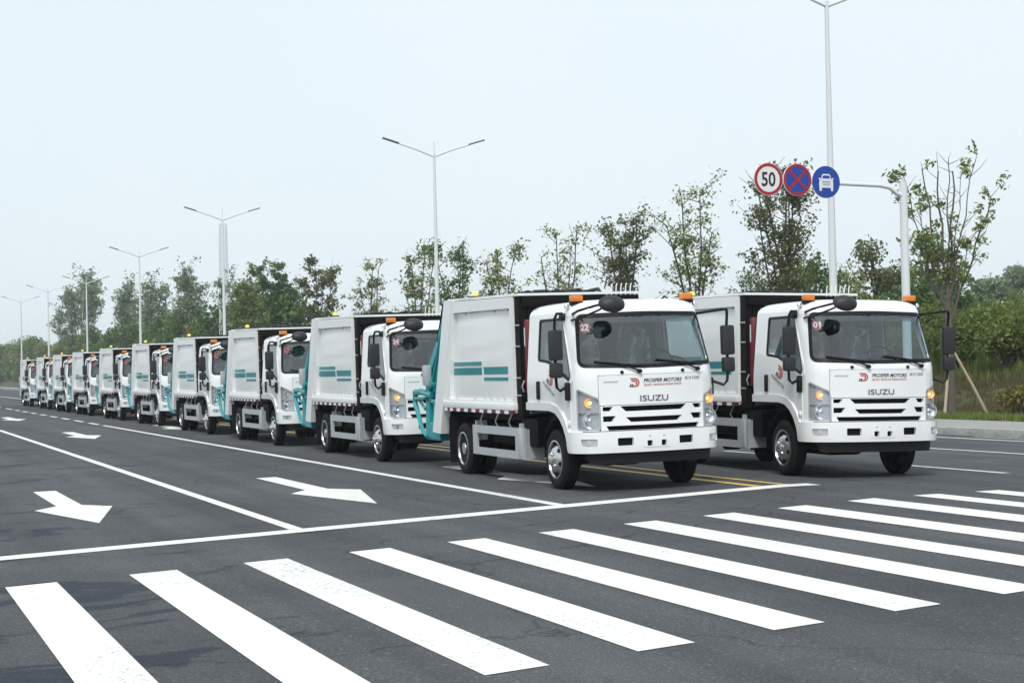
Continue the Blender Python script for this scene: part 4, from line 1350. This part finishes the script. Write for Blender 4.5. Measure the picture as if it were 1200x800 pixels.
# green trees between the sign post and the lamp pole, and on towards the left behind the row
k = 0
for (x, y, h) in [(40, 66, 6.6), (42, 66.4, 6.2), (40.5, 62, 6.7), (42, 61.6, 6.0), (40, 57.6, 6.3), (43, 72, 6.6), (41, 69.5, 6.0), (43, 77, 5.9), (41, 57, 5.2)]:
    put_tree('bushy_tree', x, y, hz(x, y) - .5, 'green bushy tree in the clump behind the sign post', 'bushy trees behind the sign post', *BUSH[k % 4], rot=rn.uniform(0, 6), sc=(h - 1.6) / 6.0); k += 1
for j in range(14):
    x, y = 41 + rn.uniform(-2, 5), 84 + j * 4.6 + rn.uniform(-1, 1)
    put_tree('bushy_tree', x, y, hz(x, y) - .6, 'low green bushy tree behind the row of upright street trees', 'low bushes behind the street trees', *BUSH[k % 4], rot=rn.uniform(0, 6), sc=rn.uniform(.42, .62)); k += 1
for j in range(70):
    y = 140 + j * 5.2 + rn.uniform(-1.5, 1.5)
    x = 34 + rn.uniform(-1, 7)
    put_tree('wood_tree', x, y, KZ - .3, 'bushy tree in the dense wood at the far left, behind the trucks', 'dense wood at the far left', *FARB[k % 3], rot=rn.uniform(0, 6), sc=rn.uniform(1.1, 1.5) * (1 + .0006 * (y - 140))); k += 1
POP = []
for q in range(3):
    w, lv = grow_tree(500 + q, 14, 5, .17, .25, .2, 18, 17, .55, .11, .52, spread=1.7)
    POP.append((w.mesh('trunk', 'bark_dark', 60), leaf_mesh('crown', lv, .26, 'leaf_hazed', q)))
POPS = [(33, 176, .92), (34, 187, 1.0), (33, 205, 1.0), (34, 214, .95), (33, 226, 1.05), (34, 232, .98), (33, 262, 1.28), (34, 268, 1.32), (33.5, 275, 1.25), (33, 282, 1.15), (33, 300, 1.0), (34, 165, .85)]
for j, (x, y, s) in enumerate(POPS):
    put_tree('poplar_tree', x, y, KZ, 'tall slim tree rising above the dense wood at the left', 'tall slim trees above the wood', *POP[j % 3], rot=rn.uniform(0, 6), sc=s)
# hazy trees far right behind the embankment
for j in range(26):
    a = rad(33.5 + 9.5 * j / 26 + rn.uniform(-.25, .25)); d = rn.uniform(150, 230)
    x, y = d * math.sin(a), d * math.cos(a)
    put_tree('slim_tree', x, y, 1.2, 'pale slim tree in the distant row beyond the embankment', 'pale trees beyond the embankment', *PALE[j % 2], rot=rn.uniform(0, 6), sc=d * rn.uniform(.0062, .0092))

# ------------------------------------------------------------------ embankment growth
def tufts(name, spots, blades, hgt, mat, seed, wid=.02):
    rng = np.random.default_rng(seed)
    V = []
    for (x, y, z, k) in spots:
        n = blades
        a = rng.uniform(0, 2 * math.pi, n); r = rng.uniform(0, .22, n); h = hgt * k * rng.uniform(.5, 1.15, n)
        bx, by = x + r * np.cos(a), y + r * np.sin(a)
        lx, ly = rng.normal(0, .22, n) * h, rng.normal(0, .22, n) * h
        w = wid * rng.uniform(.7, 1.5, n); wa = rng.uniform(0, math.pi, n)
        wx, wy = w * np.cos(wa), w * np.sin(wa)
        q = np.stack([np.stack([bx - wx, by - wy, np.full(n, z - .05)], 1), np.stack([bx + wx, by + wy, np.full(n, z - .05)], 1), np.stack([bx + lx * .5 + wx * .7, by + ly * .5 + wy * .7, z + h * .6], 1), np.stack([bx + lx, by + ly, z + h], 1)], 1)
        V.append(q)
    V = np.concatenate(V).reshape(-1, 3)
    n = len(V) // 4
    me = bpy.data.meshes.new(name)
    me.vertices.add(n * 4); me.loops.add(n * 6); me.polygons.add(n * 2)
    me.vertices.foreach_set('co', V.ravel())
    kk = (np.arange(n) * 4)[:, None]
    me.loops.foreach_set('vertex_index', (kk + np.array([0, 1, 2, 0, 2, 3])).ravel().astype(np.int32))
    me.polygons.foreach_set('loop_start', (np.arange(n * 2) * 3).astype(np.int32))
    me.materials.append(MAT[mat]); me.update(calc_edges=True)
    return link(name, me)
rn = random.Random(21)
sp_ = []
for _ in range(3600):
    x = 28.0 + rn.random() * 2.6; y = rn.uniform(28, 62)
    sp_.append((x, y, hz(x, y), rn.uniform(.3, .8)))
tag(tufts('verge_grass', sp_, 9, .34, 'leaf_grass', 1), 'short green grass along the back of the pavement', 'grass', kind='stuff')
sp_ = []
for _ in range(9000):
    x = 30.3 + rn.random() * 14; y = rn.uniform(34, 68)
    if 32.5 < x < 34.6 and rn.random() < .6: continue
    sp_.append((x, y, hz(x, y), rn.uniform(.5, 1.2) * (1.0 if x > 36 else .6)))
dry_ = [q for q in sp_ if q[0] < 36.2]
tag(tufts('dry_grass', dry_, 9, .55, 'leaf_dry', 3, .022), 'dry brownish grass on the lower slope of the embankment', 'grass', kind='stuff')
sp_ = [q for q in sp_ if q[0] >= 35.4]
tag(tufts('wild_grass', sp_, 9, .62, 'leaf_grass', 2, .024), 'wild green grass covering the upper embankment', 'grass', kind='stuff')
def shrub(seed, h, r, n, leaf, mt):
    q = random.Random(seed); w = MB(); lv = []
    for k in range(13):
        a = q.uniform(0, 6.28); rr = r * q.uniform(.2, 1); hh = h * q.uniform(.6, 1)
        e = Vector((rr * math.cos(a), rr * math.sin(a), hh)); m = e * .5 + Vector((0, 0, hh * .15))
        w.tube([(0, 0, -.1), m, e], [.025, .016, .006], 4, False)
        for _ in range(n // 13):
            f = q.uniform(.25, 1); p = (m * (1 - f) + e * f)
            lv.append((p.x + q.gauss(0, .16 * r), p.y + q.gauss(0, .16 * r), max(.05, p.z + q.gauss(0, .12 * h))))
    return w.mesh('stem', 'bark_dark', 60), leaf_mesh('foliage', lv, leaf, mt, seed)
SH = [shrub(600, 1.7, 1.1, 1300, .12, 'leaf_grass'), shrub(601, 1.8, 1.2, 1300, .12, 'leaf_shrub'), shrub(602, 1.5, 1.2, 1200, .12, 'leaf_grass')]
YS_ = shrub(610, 1.35, 1.15, 900, .14, 'leaf_yellow')
def put_shrub(x, y, label, group, ms, sc, rot):
    t = empty('shrub', (x, y, hz(x, y)), label, 'shrub', group, (0, 0, rot)); t.scale = (sc, sc, sc)
    link('stem', ms[0], t); link('foliage', ms[1], t)
for j in range(100):
    x = 36.2 + rn.random() ** 1.5 * 8; y = 44 + rn.random() * 22
    put_shrub(x, y, 'wild green shrub growing on the upper embankment', 'wild shrubs on the embankment', SH[j % 3], rn.uniform(.6, 1.15), rn.uniform(0, 6))
for j, (x, y, s) in enumerate([(31.15, 40.1, .72), (31.75, 39.6, .75), (32.3, 39.2, .8)]):
    put_shrub(x, y, ['yellow-green shrub nearest the bare tree, at the foot of the embankment', 'middle one of three yellow-green shrubs at the embankment foot', 'yellow-green shrub farthest right at the embankment foot'][j], 'yellow-green shrubs at the embankment foot', YS_, s, j * 1.7)

# ------------------------------------------------------------------ far buildings glimpsed between the trees
def far_building(x, y, w, d, h, roofc, label, rz=0):
    t = empty('far_building', (x, y, -.7), label, 'building', None, (0, 0, rz))
    mb = MB(); mb.box((0, 0, h / 2), (w, d, h)); mb.obj('wall', 'building_wall', t, 0)
    mb = MB(); mb.prism([(-w / 2 - .4, h), (w / 2 + .4, h), (0, h + w * .12)], -d / 2 - .4, d / 2 + .4, 'Y'); mb.obj('roof', roofc, t, 0)
    wm = MB(); wm.box((0, 0, 0), (1.6, .12, 1.5)); wme = wm.mesh('window', 'building_window', 0)
    for f in range(int(h // 3.4)):
        for k in range(int(w // 4)):
            o = link('window', wme, t); o.location = (-w / 2 + 2.2 + 4 * k, -d / 2 - .03, 1.9 + 3.3 * f)
far_building(66, 241, 12, 20, 8.6, 'building_blue', 'far pale hall with a blue roof seen between the trees')
far_building(22.5, 560, 18, 14, 17.0, 'building_wall', 'far white block at the end of the road, left edge')

# ------------------------------------------------------------------ hazy air
mb = MB(); mb.box((0, 0, 9.6), (5040, 5040, 23))
hzm, hnt, hb = new_mat('hazy_air')
hnt.nodes.remove(hb)
pv = nd(hnt, 'ShaderNodeVolumePrincipled')
pv.inputs['Color'].default_value = (.93, .96, 1.0, 1)
pv.inputs['Density'].default_value = 0.00045
pv.inputs['Anisotropy'].default_value = 0.2
hnt.links.new(pv.outputs[0], hnt.nodes['Material Output'].inputs['Volume'])
tag(mb.obj('haze', 'hazy_air', smooth=0), 'thin pale haze in the air over the road', 'haze', kind='stuff')

# ------------------------------------------------------------------ lattice mast rising behind the third street lamp
mast = empty('lattice_mast', (34.4, 168.6, KZ), 'pale lattice mast standing close behind the third street lamp', 'mast')
HM = 16.6
def mc(k, z):
    w = .48 - .17 * z / HM
    return Vector(((w, w), (-w, w), (-w, -w), (w, -w))[k % 4] + (z,))
for k in range(4):
    mb = MB(); mb.tube([mc(k, 0), mc(k, HM)], .05, 6); mb.obj('leg', 'pole_white', mast)
for j in range(18):
    z0, z1 = HM * j / 18, HM * (j + 1) / 18
    mb = MB()
    for k in range(4):
        mb.tube([mc(k, z0), mc(k + 1, z1)], .022, 4); mb.tube([mc(k + 1, z0), mc(k, z1)], .022, 4); mb.tube([mc(k, z1), mc(k + 1, z1)], .022, 4)
    mb.obj('brace', 'pole_white', mast)
